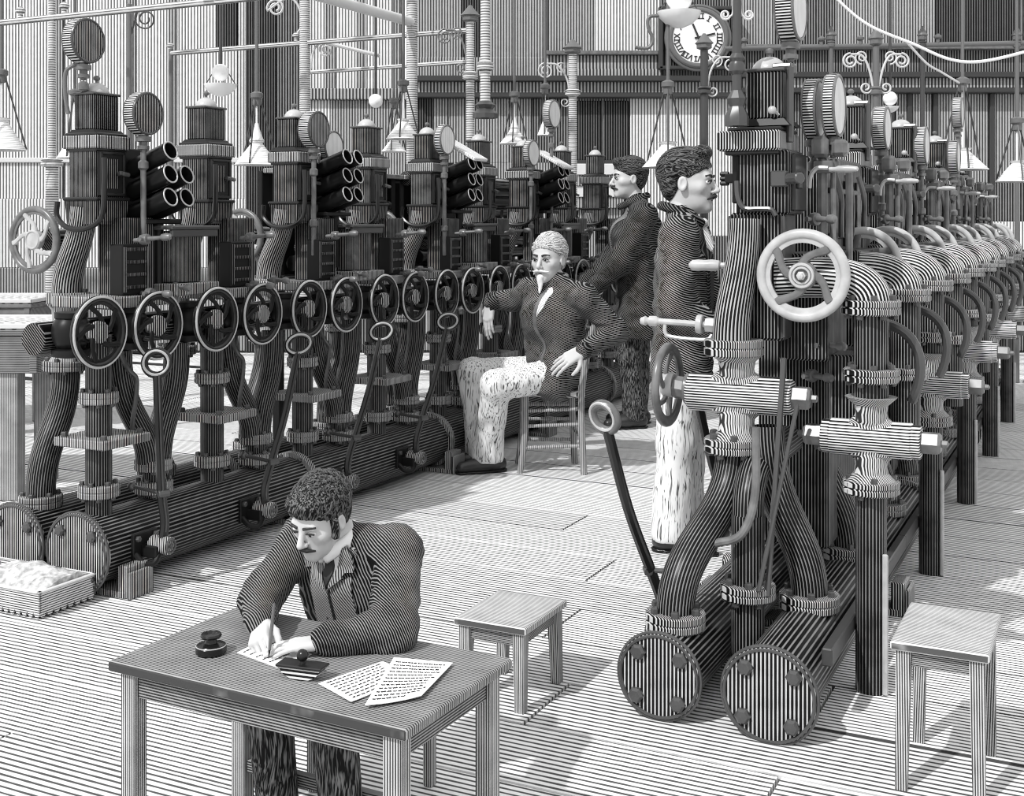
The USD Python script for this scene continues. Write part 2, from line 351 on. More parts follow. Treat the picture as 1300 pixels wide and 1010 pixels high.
# upper wall to the right of it
for a, b, y1, m in ((526, 585, 110, 'wall_mid'), (585, 612, 110, 'wall_black'), (612, 692, 110, 'wall_mid'), (692, 697, 70, 'pipe_dark'), (697, 757, 70, 'wall_mid'), (757, 840, 70, 'wall_light'), (938, 985, 62, 'wall_mid'), (985, 1063, 62, 'wall_dark'), (1063, 1190, 62, 'wall_mid'), (1190, 1300, 62, 'wall_black'), (1300, 1500, 62, 'wall_dark')):
    panel('board', a, b, YT, y1, m, .03)
panel('board', 840, 938, YT, 10, 'wall_dark', .03)
panel('frieze', 526, 692, 72, 104, 'wall_mid', .06); panel('frieze', 692, 840, 70, 88, 'frieze', .10); panel('moulding', 692, 840, 88, 97, 'frieze', .14); panel('moulding', 692, 840, 65, 70, 'dull_steel', .16)
panel('moulding', 526, 938, 97, 104, 'dark_wood', .20); panel('frieze', 526, 938, 104, 118, 'frieze', .12); panel('moulding', 526, 938, 118, 124, 'dark_wood', .16)
panel('frieze', 938, 1500, 62, 92, 'wall_dark', .06); panel('moulding', 938, 1500, 57, 63, 'dull_steel', .16); panel('moulding', 938, 1500, 92, 99, 'dark_wood', .18); panel('frieze', 938, 1500, 99, 112, 'frieze', .12); panel('moulding', 938, 1500, 112, 118, 'dark_wood', .16)
# openings and panels below the entablature
for a, b, m in ((526, 548, 'wall_black'), (550, 568, 'wall_mid'), (570, 590, 'wall_mid'), (592, 622, 'wall_mid'), (622, 646, 'wall_mid'), (648, 674, 'wall_mid'), (676, 700, 'wall_dark'), (702, 724, 'wall_dark')):
    panel('wall_panel', a, b, 124, 206, m, .02)
panel('shutter', 728, 764, 127, 203, 'wall_black', .03); panel('shutter', 767, 799, 127, 203, 'wall_black', .03); panel('moulding', 726, 801, 203, 208, 'dark_wood', .08)
panel('board', 526, 724, 206, YB, 'wall_mid', .02)
for k, (y0, y1) in enumerate(((208, 222), (222, 236), (236, 250), (250, 264))):
    panel('ledge', 726, 801, y0, y1, 'pale_paint' if k % 2 == 0 else 'wall_mid', .16 - .02 * k)
panel('board', 726, 801, 264, 330, 'wall_mid', .04); panel('dado', 726, 801, 330, YB, 'wall_dark', .05)
panel('board', 801, 938, 124, 300, 'wall_light', .03); panel('dado', 801, 938, 300, YB, 'wall_dark', .05)
for a, b, m in ((940, 1034, 'wall_dark'), (1040, 1082, 'wall_black'), (1086, 1128, 'wall_mid'), (1140, 1155, 'wall_mid'), (1160, 1186, 'wall_mid'), (1194, 1258, 'wall_mid'), (1266, 1330, 'wall_mid'), (1336, 1400, 'wall_mid'), (1404, 1500, 'wall_mid')):
    panel('wall_panel', a, b, 118, 232, m, .02)
for x in (1034, 1134, 1157, 1190, 1262, 1333): panel('mullion', x - 3, x + 3, 118, 250, 'dark_wood', .06)
panel('dado', 938, 1500, 232, 281, 'wall_dark', .04); panel('ledge', 938, 1500, 281, 322, 'wall_light', .08); panel('dado', 938, 1500, 322, YB, 'wall_dark', .05)

# square clock case on the end wall, the clock hung in it
CX, CZ = wx(884), wz(50)
case = thing('clock_case', 'square dark moulded case on the end wall that frames the round clock', 'clock case', (CX, WALL - .07, CZ))
part(case, 'back_board', box((0, .03, 0), (.82, .06, .66), .01), 'wall_black')
for sx in (-1, 1): part(case, 'frame_side', box((sx * .39, -.02, 0), (.05, .08, .66), .01), 'dark_wood')
for sz in (-1, 1): part(case, 'frame_rail', box((0, -.02, sz * .315), (.82, .08, .04), .01), 'dark_wood')
clk = thing('wall_clock', 'round white-faced wall clock with roman numerals', 'clock', (CX, WALL - .1, CZ))
part(clk, 'bezel', [torus((0, -.03, 0), (0, 1, 0), .295, .03, 40, 10), torus((0, -.015, 0), (0, 1, 0), .335, .022, 40, 8)], 'pipe_grey')
part(clk, 'dial', lathe([(.285, 0), (.285, .02)], (0, -.02, 0), (0, -1, 0), 40), 'enamel')
RX = np.array([[1., 0, 0], [0, 0, -1], [0, 1, 0]])                          # lettering plane stood up, facing the viewer
for k, s in enumerate(('XII', 'I', 'II', 'III', 'IIII', 'V', 'VI', 'VII', 'VIII', 'IX', 'X', 'XI')):
    tm = meshkit.text_mesh(s, .058, .004, bold=True); v = np.array(tm.vertices); v[:, :2] -= (v[:, :2].min(0) + v[:, :2].max(0)) / 2
    a = -k * PI / 6; v = v @ rotz(a).T + [.225 * math.sin(-a), .225 * math.cos(a), 0]
    part(clk, 'numeral', move((v, np.array(tm.faces)), (0, -.041, 0), RX), 'ink', smooth=False)
for nm, ang, L in (('hour_hand', -23, .155), ('minute_hand', 77, .18)):
    m = box((0, L / 2 - .02, 0), (.02, L + .04, .006), .002)
    part(clk, nm, move((m[0] @ rotz(-math.radians(ang)).T, m[1]), (0, -.05, 0), RX), 'ink')
part(clk, 'hand_boss', lathe([(.016, 0), (.012, .02)], (0, -.045, 0), (0, -1, 0), 12), 'ink')

# ---------------------------------------------------------------- gas standards, rails and scrolls
def scroll(c, R, turns=1.6, a0=0.0, flip=1, r=.008, tail=None):
    """a wrought spiral in the plane x-z about c; tail: points the bar runs on to"""
    a = np.linspace(0, turns * 2 * PI, int(26 * turns)); rad = R * (1 - .72 * a / a[-1])
    p = np.stack([c[0] + flip * rad * np.cos(a + a0), np.full_like(a, c[1]), c[2] + rad * np.sin(a + a0)], 1)
    if tail is not None: p = np.vstack([curve(np.vstack([np.asarray(tail, float), p[0]]), 8)[:-1], p])
    return tube(p, r, 6)
def bracket(side, reach, drop, r=.009, y=0.0):
    """scroll bracket: from the shaft a bar sweeps up and out, curls at both ends (x to the side)"""
    s = side
    p = curve([(s * .02, y, -drop), (s * .05, y, -drop * .45), (s * reach * .45, y, -drop * .08), (s * reach * .8, y, -.01)], 8)
    big = scroll((s * reach * .82, y, -reach * .26), reach * .25, 1.7, PI / 2, -s if s > 0 else -s, r * .85)
    foot = scroll((s * .07, y, -drop - .005), .045, 1.3, PI, s, r * .8)
    knee = scroll((s * .10, y, -reach * .14), .05, 1.4, -PI / 2, s, r * .7)
    return J(tube(p, r, 6), big, foot, knee)
def standard(name, px, d, y_top, y_bot, label, r=.028, mat='gas_pipe', finial=True, brackets=(), collars=(), base=False, smat='scroll_grey', thin=None, reach=.24, drop=.30, cat='gas standard', group=None):
    x = wx(px, d); zt, zb = wz(y_top, d), wz(y_bot, d) if y_bot is not None else 0.0
    o = thing(name, label, cat, (x, d, zb), group=group)
    h = zt - zb
    if thin: part(o, 'shaft', [cyl((0, 0, 0), (0, 0, h - thin), r, r * .9, 14), cyl((0, 0, h - thin), (0, 0, h), r * .55, r * .5, 12)], mat)
    else: part(o, 'shaft', cyl((0, 0, 0), (0, 0, h), r, r * .85, 14), mat)
    if base: part(o, 'base', lathe([(r * 2.4, 0), (r * 2.4, .03), (r * 1.5, .06), (r * 2.0, .085), (r * 1.1, .11)], (0, 0, 0), seg=8), 'pipe_dark')
    for c in collars: part(o, 'collar', lathe([(r * 1.05, -.03), (r * 1.6, -.02), (r * 1.6, 0), (r * 1.25, .01), (r * 1.6, .02), (r * 1.05, .035)], (0, 0, h - c), seg=14), mat)
    if finial: part(o, 'finial', lathe([(r, 0), (r * 1.7, .012), (r * 1.7, .04), (r * 2.1, .05), (r * .9, .10), (r * .3, .13)], (0, 0, h), seg=10), 'pipe_grey')
    for side, c in brackets:
        m = bracket(side, reach, drop); part(o, 'scroll_bracket', move(m, (0, 0, h - c)), smat)
    return o
def rail(label, p0, p1, r, mat, knobs=(), cat='rail'):
    p0, p1 = np.asarray(p0, float), np.asarray(p1, float)
    o = thing('overhead_rail', label, cat, p0)
    part(o, 'pipe', cyl((0, 0, 0), p1 - p0, r, seg=12), mat)
    for k in knobs:
        q = (p1 - p0) * k
        part(o, 'knob', lathe([(r * .8, 0), (r * .7, .03), (r * 1.5, .045), (r * 1.5, .06), (r * .4, .08)], q + [0, 0, r * .7], seg=10), mat)
    return o
def P(px, py, d): return np.array([wx(px, d), d, wz(py, d)])

standard('gas_standard', 66, 9.0, -60, None, 'pale round column with a moulded cap at the left edge, behind the first machine', r=.05, thin=1.55, finial=False, collars=(1.55,))
o = standard('gas_standard', 164, 8.2, 5, None, 'thin tall pipe with a single curl, left of the globe lamp with the small bowl', r=.022, finial=False, mat='pipe_grey')
part(o, 'scroll_bracket', scroll((.11, 0, wz(24, 8.2)), .075, 1.7, PI * .75, 1, .006, tail=[(.0, 0, wz(62, 8.2)), (.012, 0, wz(45, 8.2))]), 'pipe_dark')
b1 = np.array([-.31, 9.5, 2.89])
def onbar(px):
    a = (px - 650) / F; k = (b1[0] - a * b1[1]) / (V[0] - a * V[1]) ; return b1[0] - V[0] * k, b1[1] - V[1] * k
def bar_post(px, y_top, label, **kw):
    x, y = onbar(px); return standard('gas_standard', px, y, y_top, None, label, **kw)
bar_post(597, 28, 'grey gas standard with pointed finial and one scroll, standing right of the long bar', r=.038, collars=(.42,), brackets=((-1, .05),))
x, y = onbar(216); rail('long pale gas pipe across the left background from a corner post to the finialled standard', (x, y, 2.89), b1, .022, 'gas_pipe', (.001, .45, .995))
bar_post(217, 62, 'thin corner post that carries the left end of the long pale bar', r=.026, finial=False, mat='pipe_grey')
o = bar_post(387, -60, 'tall grey post in front of the dark pilaster, curls on both its sides', r=.05, finial=False)
zz = wz(18, onbar(387)[1])
part(o, 'scroll_bracket', scroll((-.24, -.01, zz + .05), .075, 1.8, -PI * .1, -1, .01, tail=[(-.06, -.01, zz - .16), (-.02, -.01, zz - .08), (-.06, -.01, zz + .08), (-.15, -.01, zz + .13)]), 'scroll_light')
part(o, 'scroll_bracket', scroll((.18, -.01, zz - .3), .06, 1.6, PI / 2, 1, .009, tail=[(.05, -.01, zz - .46), (.07, -.01, zz - .32), (.12, -.01, zz - .25)]), 'scroll_light')
part(o, 'arm', cyl((.18, -.01, zz - .24), (.62, .05, zz - .34), .016, seg=8), 'pale_paint')
bar_post(523, -60, 'tall grey post left of the finialled standard, where the slanting bar joins', r=.05, finial=False)
x, y = onbar(523); q1 = np.array([x, y, 2.99]); rail('pale flat bar slanting down into the middle tall post, top centre left', q1 - np.array([U[0], U[1], 0]) * 2.9, q1, .04, 'pale_paint')
rail('thin pale pipe below the long bar, between the two tall posts', P(390, 92, 11), P(600, 78, 10.2), .018, 'gas_pipe', (.99,))
rail('pale pipe across the top left corner of the room', P(-40, 33, 8.4), P(330, -4, 7.3), .022, 'gas_pipe', (.2, .36))
standard('gas_standard', 616, row(LO, -.16, 3.57)[1], -50, 150, 'grey gas standard rising from the top of the sixth left machine', r=.034, base=True, finial=False, collars=(.68,), mat='gas_pipe', reach=.2)
o = standard('gas_standard', 727, 11.2, 68, None, 'grey finialled standard with one scroll, left of the black shutters', r=.045, collars=(.36,), brackets=((-1, .08),), smat='scroll_light', reach=.30, drop=.36)
standard('gas_standard', 894, 9.8, 63, None, 'slim dark finialled standard below the clock, its scroll to the right', r=.036, mat='pipe_dark', collars=(.33,), brackets=((1, .05),), smat='scroll_light', reach=.26, drop=.28)
o = standard('gas_standard', 935.5, row(RO, .06, .40)[1], -55, 160, 'polished dark standard rising from the cornice of the nearest right machine', r=.0155, mat='pipe_dark', base=True, finial=False, collars=(.335,), cat='gas standard')
for s in (-1, 1):
    part(o, 'scroll_bracket', scroll((s * .036, 0, .325 + .02), .016, 1.6, PI * 1.1, s, .0035, tail=[(s * .022, 0, .46), (s * .012, 0, .40), (s * .013, 0, .35)]), 'scroll_light')
standard('gas_standard', 1112, 8.6, 58, None, 'grey finialled standard with two light scrolls, behind the right machines', r=.026, mat='pipe_grey', brackets=((-1, .05), (1, .05)), smat='scroll_light', collars=(.32,), reach=.22, drop=.24)
for px, yb, lb in ((1055, 300, 'thin light rod between the first and second right machine heads'), (1171, 300, 'thin dark rod right of the double scroll standard'), (1291, None, 'thin light rod at the right edge under the end wall moulding')):
    standard('gas_standard', px, 10.6, 52, yb, lb, r=.022, mat='pipe_grey' if px != 1171 else 'pipe_dark', collars=(.03,), group=None)
rail('grey rail with knobs running along the end wall above the right machines', P(920, 62, 10.6), P(1330, 54, 10.6), .022, 'pipe_grey', (.06, .30, .42, .66))

cable = single('cable', tube(curve([P(1040, -30, 7), P(1068, 4, 7), P(1105, 33, 7), P(1160, 56, 7), P(1205, 75, 7), P(1245, 78, 7), P(1300, 66, 7), P(1350, 50, 7)], 12), .009, 8), 'enamel', 'white cable sagging across the top right corner', 'cable')
single('cable', tube(curve([P(1150, 52, 7.0), P(1176, 80, 7.3), P(1196, 92, 7.8), P(1219, 106, 8.2)], 8), .007, 8), 'enamel', 'short pale wire running down to the tripod of a cone lamp, top right', 'cable')

# ---------------------------------------------------------------- lamps
BEAMS = {}
def beam_at(d):
    """the iron roof tie the lamps of one depth hang from, above the picture"""
    if d not in BEAMS:
        BEAMS[d] = thing('roof_tie', f'iron roof tie { {8.2: "nearest to the viewer", 8.6: "second from the viewer", 9.4: "third from the viewer", 10.2: "fourth from the viewer", 11.0: "nearest to the end wall"}[d] }, above the picture', 'beam', (0, d, 3.62))
        part(BEAMS[d], 'tie_bar', box((.3, 0, 0), (13.6, .05, .07), .004), 'pipe_dark')
        for x in (-6.4, 7.0): part(BEAMS[d], 'post', cyl((x, 0, -3.62), (x, 0, 0), .05, seg=10), 'pipe_dark')
    return 278 - (3.62 - H) * F / d
def cone_lamp(px, d, y_apex, y_base, half, label, y_hang, y_top=-60, bell=False, first=[None]):
    """white cone shade on three rods from a hanging pipe"""
    y_top = beam_at(d); s = F / d; w = half / s; zb = wz(y_base, d)
    o = thing('cone_lamp', label, 'hanging lamp', (wx(px, d), d, zb), group=None)
    hc = (y_base - y_apex) / s; hh = (y_base - y_hang) / s; ht = (y_base - y_top) / s
    part(o, 'shade', lathe([(w * .96, .0), (w, .004), (w * .30, hc * .82), (w * .26, hc * .86), (w * .36, hc), (w * .30, hc), (w * .2, hc * .84), (w * .92, .006)], seg=28), 'enamel_line')
    for k in range(3):
        a = .4 + k * 2 * PI / 3
        part(o, 'stay_rod', cyl((w * .98 * math.cos(a), w * .98 * math.sin(a), .01), (.02 * math.cos(a), .02 * math.sin(a), hh), .006, seg=6), 'pipe_dark')
    part(o, 'hanger', [cyl((0, 0, hh - .02), (0, 0, ht), .012, seg=8), lathe([(.012, hh - .06), (.03, hh - .05), (.03, hh - .01), (.045, hh), (.045, hh + .03), (.015, hh + .045)], seg=12)], 'pipe_grey')
    part(o, 'burner', [cyl((0, 0, hc * .5), (0, 0, hh - .03), .008, seg=6)] + ([lathe([(.05, hh - .3), (.045, hh - .29), (.02, hh - .22), (.012, hh - .18)], seg=14)] if bell else []), 'enamel')
    return o
cone_lamp(2, 8.6, 150, 191, 30, 'white cone lamp cut off by the left edge', 95)
cone_lamp(95, 9.4, 168, 201, 22, 'white cone lamp half hidden behind the first left machine', 120)
cone_lamp(326, 8.6, 178, 210, 28, 'white cone lamp with a bell burner, hanging between the second and third left machine', 124, bell=True)
cone_lamp(512, 9.4, 151, 177, 22, 'white cone lamp between the fourth and fifth left machine, under a steep tripod', 108, y_top=40)
cone_lamp(500, 11.0, 175, 193, 16, 'small white cone lamp low beside the fourth left machine head', 130, y_top=110)
cone_lamp(653, 10.2, 162, 183, 19, 'white cone lamp with a small bell, between the sixth and seventh left machine', 122, bell=True, y_top=60)
cone_lamp(692, 11.0, 150, 172, 10, 'narrow white lamp on a tripod beside the round dial of the eighth machine', 112, y_top=0)
cone_lamp(848, 8.2, 180, 213, 33, 'white cone lamp hanging between the two standing men', 110, y_top=42)
cone_lamp(1222, 8.2, 188, 216, 32, 'white cone lamp on a long dark tripod right of the right row', 106)
cone_lamp(1291, 8.6, 204, 231, 26, 'white cone lamp on a tripod at the right edge', 156, y_top=52)
def globe_lamp(px, d, y, r, label, y_top, bowl=None, arm=None):
    y_top = beam_at(d); s = F / d; R = r / s; o = thing('globe_lamp', label, 'globe lamp', (wx(px, d), d, wz(y, d)))
    part(o, 'globe', sphere((0, 0, 0), R, 12), 'opal')
    part(o, 'hanger', cyl((0, 0, R * .95), (0, 0, (y - y_top) / s), .012 if s < 200 else .008, seg=8), 'pipe_dark')
    if bowl:
        bw, dy = bowl[0] / s, bowl[1] / s
        part(o, 'bowl', lathe([(bw, -dy), (bw * .9, -dy - bw * .25), (bw * .6, -dy - bw * .55), (bw * .2, -dy - bw * .72), (.002, -dy - bw * .74)], seg=26), 'opal')
        part(o, 'bowl_chain', [cyl((bw * .9 * c, bw * .9 * q, -dy), (R * .5 * c, R * .5 * q, R * .6), .004, seg=5) for c, q in ((1, 0), (-1, 0), (0, 1))], 'pipe_dark')
    if arm: part(o, 'supply_pipe', tube(curve([np.array([(a - px) / s, 0, -(b - y) / s]) for a, b in arm], 8), .012, 8), 'pipe_grey')
    return o
globe_lamp(280, 9.4, 92, 11, 'white globe lamp over a half bowl reflector, above the second left machine', 48, bowl=(21, 15))
globe_lamp(477, 10.2, 128, 9, 'white globe lamp alone behind the fourth left machine', 70)
globe_lamp(862, 8.2, -2, 17, 'big white globe lamp over a wide bowl, just left of the clock', -60, bowl=(28, 17), arm=[(836, 20), (824, 22), (823, 35), (829, 50), (822, 61), (806, 60)])
globe_lamp(1130, 9.4, 125, 9, 'small white globe lamp behind the third right machine, above a cup', 60, bowl=(11, 10))
# ---------------------------------------------------------------- pieces of the machines (local axes: x across the row to the right, y along the row, z up)
def flange(o, name, at, axis, r, th, bolts=8, mat='iron_tick', double=False, br=.010, single_bolts=False):
    at = np.asarray(at, float); ax = unit(axis)
    m = [lathe([(r - .004, -th / 2), (r, -th / 2 + .004), (r, th / 2 - .004), (r - .004, th / 2)], at, ax, 24)]
    if double:
        m = [lathe([(r - .004, -th), (r, -th + .004), (r, -.004), (r - .003, -.001), (r - .003, .001), (r, .004), (r, th - .004), (r - .004, th)], at, ax, 24)]
    p = part(o, name, m, mat)
    e = th if double else th / 2
    if bolts:
        heads = bolts_on(at + ax * e, ax, r * .78, bolts, br, br * 1.5) + bolts_on(at - ax * e, -ax, r * .78, bolts, br, br * 1.3)
        if single_bolts:
            for b in heads: part(p, 'bolt', b, 'edge_iron')
        else: part(p, 'bolts', heads, 'edge_iron', kind='stuff')
    return p
def hand_wheel(o, c, axis, R, rim_mat='black_gloss', spoke_mat='black_iron', hub_mat='iron_cap', n=5, rr=.013, stem=.10, name='hand_wheel', edge=True, twist=1.0):
    Fm = frame(axis); c = np.asarray(c, float)
    prof = [(-.012, 0), (-.010, .010), (0, .0135), (.010, .010), (.012, 0), (.010, -.010), (0, -.0135), (-.010, -.010)]
    k = rr / .013
    a = np.arange(40) * 2 * PI / 40
    rim = J(torus((0, 0, 0), (0, 0, 1), R - rr, rr, 44, 12), lathe([(R - 2.7 * rr, -.004 * k), (R - 1.6 * rr, -.006 * k), (R - 1.6 * rr, .006 * k), (R - 2.7 * rr, .004 * k), (R - 2.7 * rr, -.004 * k)], seg=44))
    w = part(o, name, move(rim, c, Fm), rim_mat)
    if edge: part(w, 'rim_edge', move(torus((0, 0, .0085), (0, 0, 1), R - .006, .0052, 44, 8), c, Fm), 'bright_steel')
    for q in range(n):
        t = np.linspace(0, 1, 9); ang = q * 2 * PI / n + twist * .75 * np.sin(t * PI / 2) ** 1.3; rad = R * .24 + (R - 2 * rr - R * .22) * t
        p = np.stack([rad * np.cos(ang), rad * np.sin(ang), .004 + 0 * t], 1)
        part(w, 'spoke', move(tube(p, np.interp(t, [0, .5, 1], [.012, .0095, .012]) * k, 8, flat=.7), c, Fm), spoke_mat)
    part(w, 'hub', move(lathe([(R * .26, -.02), (R * .30, -.012), (R * .30, .010), (R * .26, .016), (R * .24, .016), (R * .22, .012), (.001, .014)], seg=24), c, Fm), hub_mat)
    if stem: part(w, 'stem', cyl(c - Fm[:, 2] * stem, c, .014, seg=12), 'dull_steel')
    return w
def tee(o, c, half, r, z0, z1, neck=.055, fr=.085, mat='steel_tee', nuts=(1, 1), axis=(1, 0, 0)):
    """cross-shaped valve body: horizontal barrel with a flared neck above and below"""
    c = np.asarray(c, float)
    b = part(o, 'valve_body', cyl(c - np.asarray(axis) * half, c + np.asarray(axis) * half, r, seg=24, bev=.008), mat)
    h1, h0 = z1 - c[2], z0 - c[2]
    up = [(fr * .94, h1), (neck, h1 - (h1 - r) * .35), (neck * .93, r + (h1 - r) * .3), (neck * .95, r * 1.0), (r * .7, r * .6)]
    dn = [(fr * .94, h0), (neck, h0 - (h0 + r) * .35), (neck * .93, -r + (h0 + r) * .3), (neck * .95, -r * 1.0), (r * .7, -r * .6)]
    for sgn, hh in ((1, h1), (-1, h0)):
        fl_ = lathe([(neck * .93, sgn * (r + (abs(hh) - r) * .42)), (neck * 1.0, sgn * (r + (abs(hh) - r) * .16)), (neck * 1.25, sgn * r * 1.0), (neck * 1.75, sgn * r * .86), (neck * 1.9, sgn * r * .6)][::-sgn], seg=24)
        part(b, 'shoulder', (fl_[0] * np.array([1, .46, 1]) + c, fl_[1]), 'steel_neck')
    part(b, 'neck', lathe(up[::-1], c, seg=24), 'steel_neck'); part(b, 'neck', lathe(dn, c, seg=24), 'steel_neck')
    for s, on in zip((-1, 1), nuts):
        if on:
            p = c + np.asarray(axis) * s * half
            part(b, 'end_collar', cyl(p - np.asarray(axis) * s * .015, p + np.asarray(axis) * s * .02, r * .92, seg=20), 'steel_tee')
            part(b, 'end_nut', lathe([(r * .62, 0), (r * .62, .05), (r * .5, .058), (r * .22, .06), (r * .2, .075), (.002, .08)], p + np.asarray(axis) * s * .018, np.asarray(axis) * s, 6), 'dull_steel')
    return b
def tap(o, p, axis, L, mat='dull_steel', handle=True):
    """small brass-like tap: thin stem with collars and a grip"""
    p = np.asarray(p, float); k = L / .16
    t = part(o, 'tap', lathe([(.009, 0), (.009, .03 * k), (.02, .032 * k), (.022, .05 * k), (.02, .062 * k), (.010, .064 * k), (.008, .12 * k), (.014, .125 * k), (.016, .145 * k), (.012, .16 * k), (.004, .165 * k)], p, axis, 12), mat)
    if handle:
        ax = unit(axis); q = p + ax * .05 * k; d = np.cross(ax, [0, 0, 1.]); d = unit(d if np.linalg.norm(d) > .1 else [0, 1., 0])
        part(t, 'tap_handle', tube([q - d * .035, q - d * .01, q + d * .01, q + d * .04], [.007, .005, .005, .009], 8), mat)
    return t
def head(o, x, y, z0, z1, wx_, wy_, knob=True, cap_mat='dome_metal'):
    b = part(o, 'head_box', box((x, y, (z0 + z1) / 2), (wx_, wy_, z1 - z0), .005), 'iron')
    part(b, 'top_moulding', box((x, y, z1 + .004), (wx_ + .012, wy_ + .012, .010), .003), 'edge_iron')
    r = min(wx_, wy_) * .46
    c = part(o, 'dome_cap', lathe([(r, 0), (r * 1.02, .006), (r * .93, .018), (r * .72, .031), (r * .42, .041), (r * .1, .045)], (x, y, z1 + .008), seg=24), cap_mat)
    if knob: part(c, 'cap_knob', lathe([(.006, 0), (.006, .008), (.013, .012), (.014, .02), (.009, .027), (.002, .029)], (x, y, z1 + .052), seg=12), 'pipe_grey')
    part(o, 'head_foot', frustum((x, y), (wx_ + .05, wy_ + .03), (wx_ + .01, wy_ + .01), z0 - .022, z0), 'black_iron')
def panel_door(o, x, y, z, wy_, hz, knob=True):
    d = part(o, 'door', box((x + .006, y, z), (.012, wy_, hz), .003), 'black_iron')
    f = [box((x + .014, y + s * (wy_ / 2 - .008), z), (.008, .012, hz - .006), .002) for s in (-1, 1)] + [box((x + .014, y, z + s * (hz / 2 - .008)), (.008, wy_ - .006, .012), .002) for s in (-1, 1)]
    part(d, 'door_frame', f, 'black_gloss')
    part(d, 'door_panel', box((x + .012, y, z), (.006, wy_ * .5, hz * .66), .002), 'iron')
    if knob: part(d, 'door_latch', [cyl((x + .01, y + wy_ * .2, z), (x + .05, y + wy_ * .2, z), .008, seg=8), cyl((x + .04, y + wy_ * .05, z + .004), (x + .04, y + wy_ * .45, z - .004), .009, seg=8)], 'edge_iron')

def left_machine(label, loc, upper_wheel):
    o = thing('pneumatic_machine', label, 'machine', loc, ROT, group='machines of the left row')
    bx = -.16
    # lower pipework
    part(o, 'riser', pipe(straight((0, -.15, .24), (0, -.15, .97)), .050), 'pipe_lines')
    flange(o, 'flange', (0, -.15, .378), (0, 0, 1), .078, .024, 6, double=True)
    flange(o, 'flange', (0, -.15, .735), (0, 0, 1), .075, .022, 6, double=True)
    pl = part(o, 'square_flange', box((.0, -.13, .572), (.26, .25, .034), .004), 'iron_tick')
    part(pl, 'bolts', [b for sx in (-1, 1) for sy in (-1, 1) for b in bolts_on((sx * .10, -.13 + sy * .095, .589), (0, 0, 1), .0, 1, .012, .018)], 'edge_iron', kind='stuff')
    part(o, 'stub', pipe(straight((0, .15, .22), (0, .15, .46)), .046), 'pipe_lines')
    flange(o, 'flange', (0, .15, .335), (0, 0, 1), .078, .024, 6, double=True)
    flange(o, 'flange', (0, .15, .425), (0, 0, 1), .076, .022, 6, double=True)
    for s in (-1, 1):
        part(o, 'branch_pipe', pipe(bez((0, .15 + s * .03, .44), (0, .15 + s * .04, .62), (-.02, .15 + s * .16, .62), (-.03, .15 + s * .165, .90)), .050), 'pipe_lines')
    # bent pipe to the outer main
    part(o, 'bent_pipe', pipe(bez((-.33, 0, .82), (-.33, .01, .58), (-.33, -.13, .56), (-.33, -.13, .31)), .058), 'pipe_lines')
    flange(o, 'flange', (-.33, -.13, .30), (0, 0, 1), .085, .024, 6, double=True)
    part(o, 'stub', pipe(straight((-.33, -.13, .22), (-.33, -.13, .30)), .055), 'pipe_lines')
    tee(o, (-.33, 0, .95), .10, .05, .835, 1.08, .055, .082, nuts=(1, 0))
    flange(o, 'flange', (-.33, 0, .825), (0, 0, 1), .09, .020, 6, double=True)
    flange(o, 'flange', (-.31, 0, 1.10), (0, 0, 1), .088, .045, 4)
    part(o, 'bed_plate', box((-.10, .05, 1.095), (.30, .40, .045), .005), 'iron_tick')
    # header and wheel valves
    part(o, 'header_pipe', cyl((-.12, -.36, .97), (-.12, .30, .97), .062, seg=18), 'iron_main')
    for y in (-.27, .04):
        v = part(o, 'wheel_valve', [sphere((-.02, y, .995), (.07, .075, .08), 8), cyl((-.12, y, .995), (.075, y, .995), .036, seg=14), lathe([(.045, .9), (.07, .905), (.07, .93), (.045, .935), (.04, .96)], (-.02, y, 0), seg=18), lathe([(.04, 1.03), (.06, 1.05), (.06, 1.07)], (-.02, y, 0), seg=18)], 'black_iron')
        part(v, 'gland', cyl((.075, y, .995), (.095, y, .995), .028, seg=8), 'edge_iron')
        hand_wheel(o, (.12, y, 1.0), (1, 0, 0), .137)
    # column and cabinet
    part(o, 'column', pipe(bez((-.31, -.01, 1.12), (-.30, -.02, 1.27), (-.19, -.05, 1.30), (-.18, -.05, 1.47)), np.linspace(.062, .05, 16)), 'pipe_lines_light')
    part(o, 'back_case', box((-.10, .10, 1.27), (.14, .17, .31), .006), 'iron')
    c = part(o, 'side_case', box((-.02, .03, 1.22), (.07, .14, .20), .004), 'black_iron')
    part(c, 'case_strip', [box((.018, .03, z), (.012, .12, .014), .003) for z in (1.15, 1.20, 1.25, 1.30)] + [box((.018, .03 + s * .06, 1.22), (.012, .012, .18), .003) for s in (-1, 1)], 'iron')
    part(o, 'lower_body', frustum((bx, 0), (.15, .17), (.17, .17), 1.40, 1.495), 'iron')
    part(o, 'body_sill', box((bx, 0, 1.50), (.185, .185, .014), .004), 'black_gloss')
    part(o, 'under_rod', tube(curve([(bx - .11, -.10, 1.49), (bx - .11, -.10, 1.43), (bx - .04, -.11, 1.385), (bx + .06, -.11, 1.385), (bx + .125, -.10, 1.43), (bx + .13, -.09, 1.55), (bx + .12, -.08, 1.66)], 8), .011, 8), 'black_gloss')
    part(o, 'body', box((bx, 0, 1.60), (.145, .155, .195), .005), 'iron')
    panel_door(o, bx + .072, 0, 1.60, .14, .18)
    part(o, 'door_case', box((bx + .074, 0, 1.445), (.012, .13, .07), .003), 'iron')
    part(o, 'cornice', box((bx, 0, 1.725), (.19, .185, .052), .005), 'iron_tick')
    part(o, 'cornice_moulding', [box((bx, 0, 1.695), (.165, .17, .014), .004), box((bx, 0, 1.756), (.17, .17, .012), .004)], 'black_gloss')
    head(o, bx, 0, 1.775, 1.915, .105, .14)
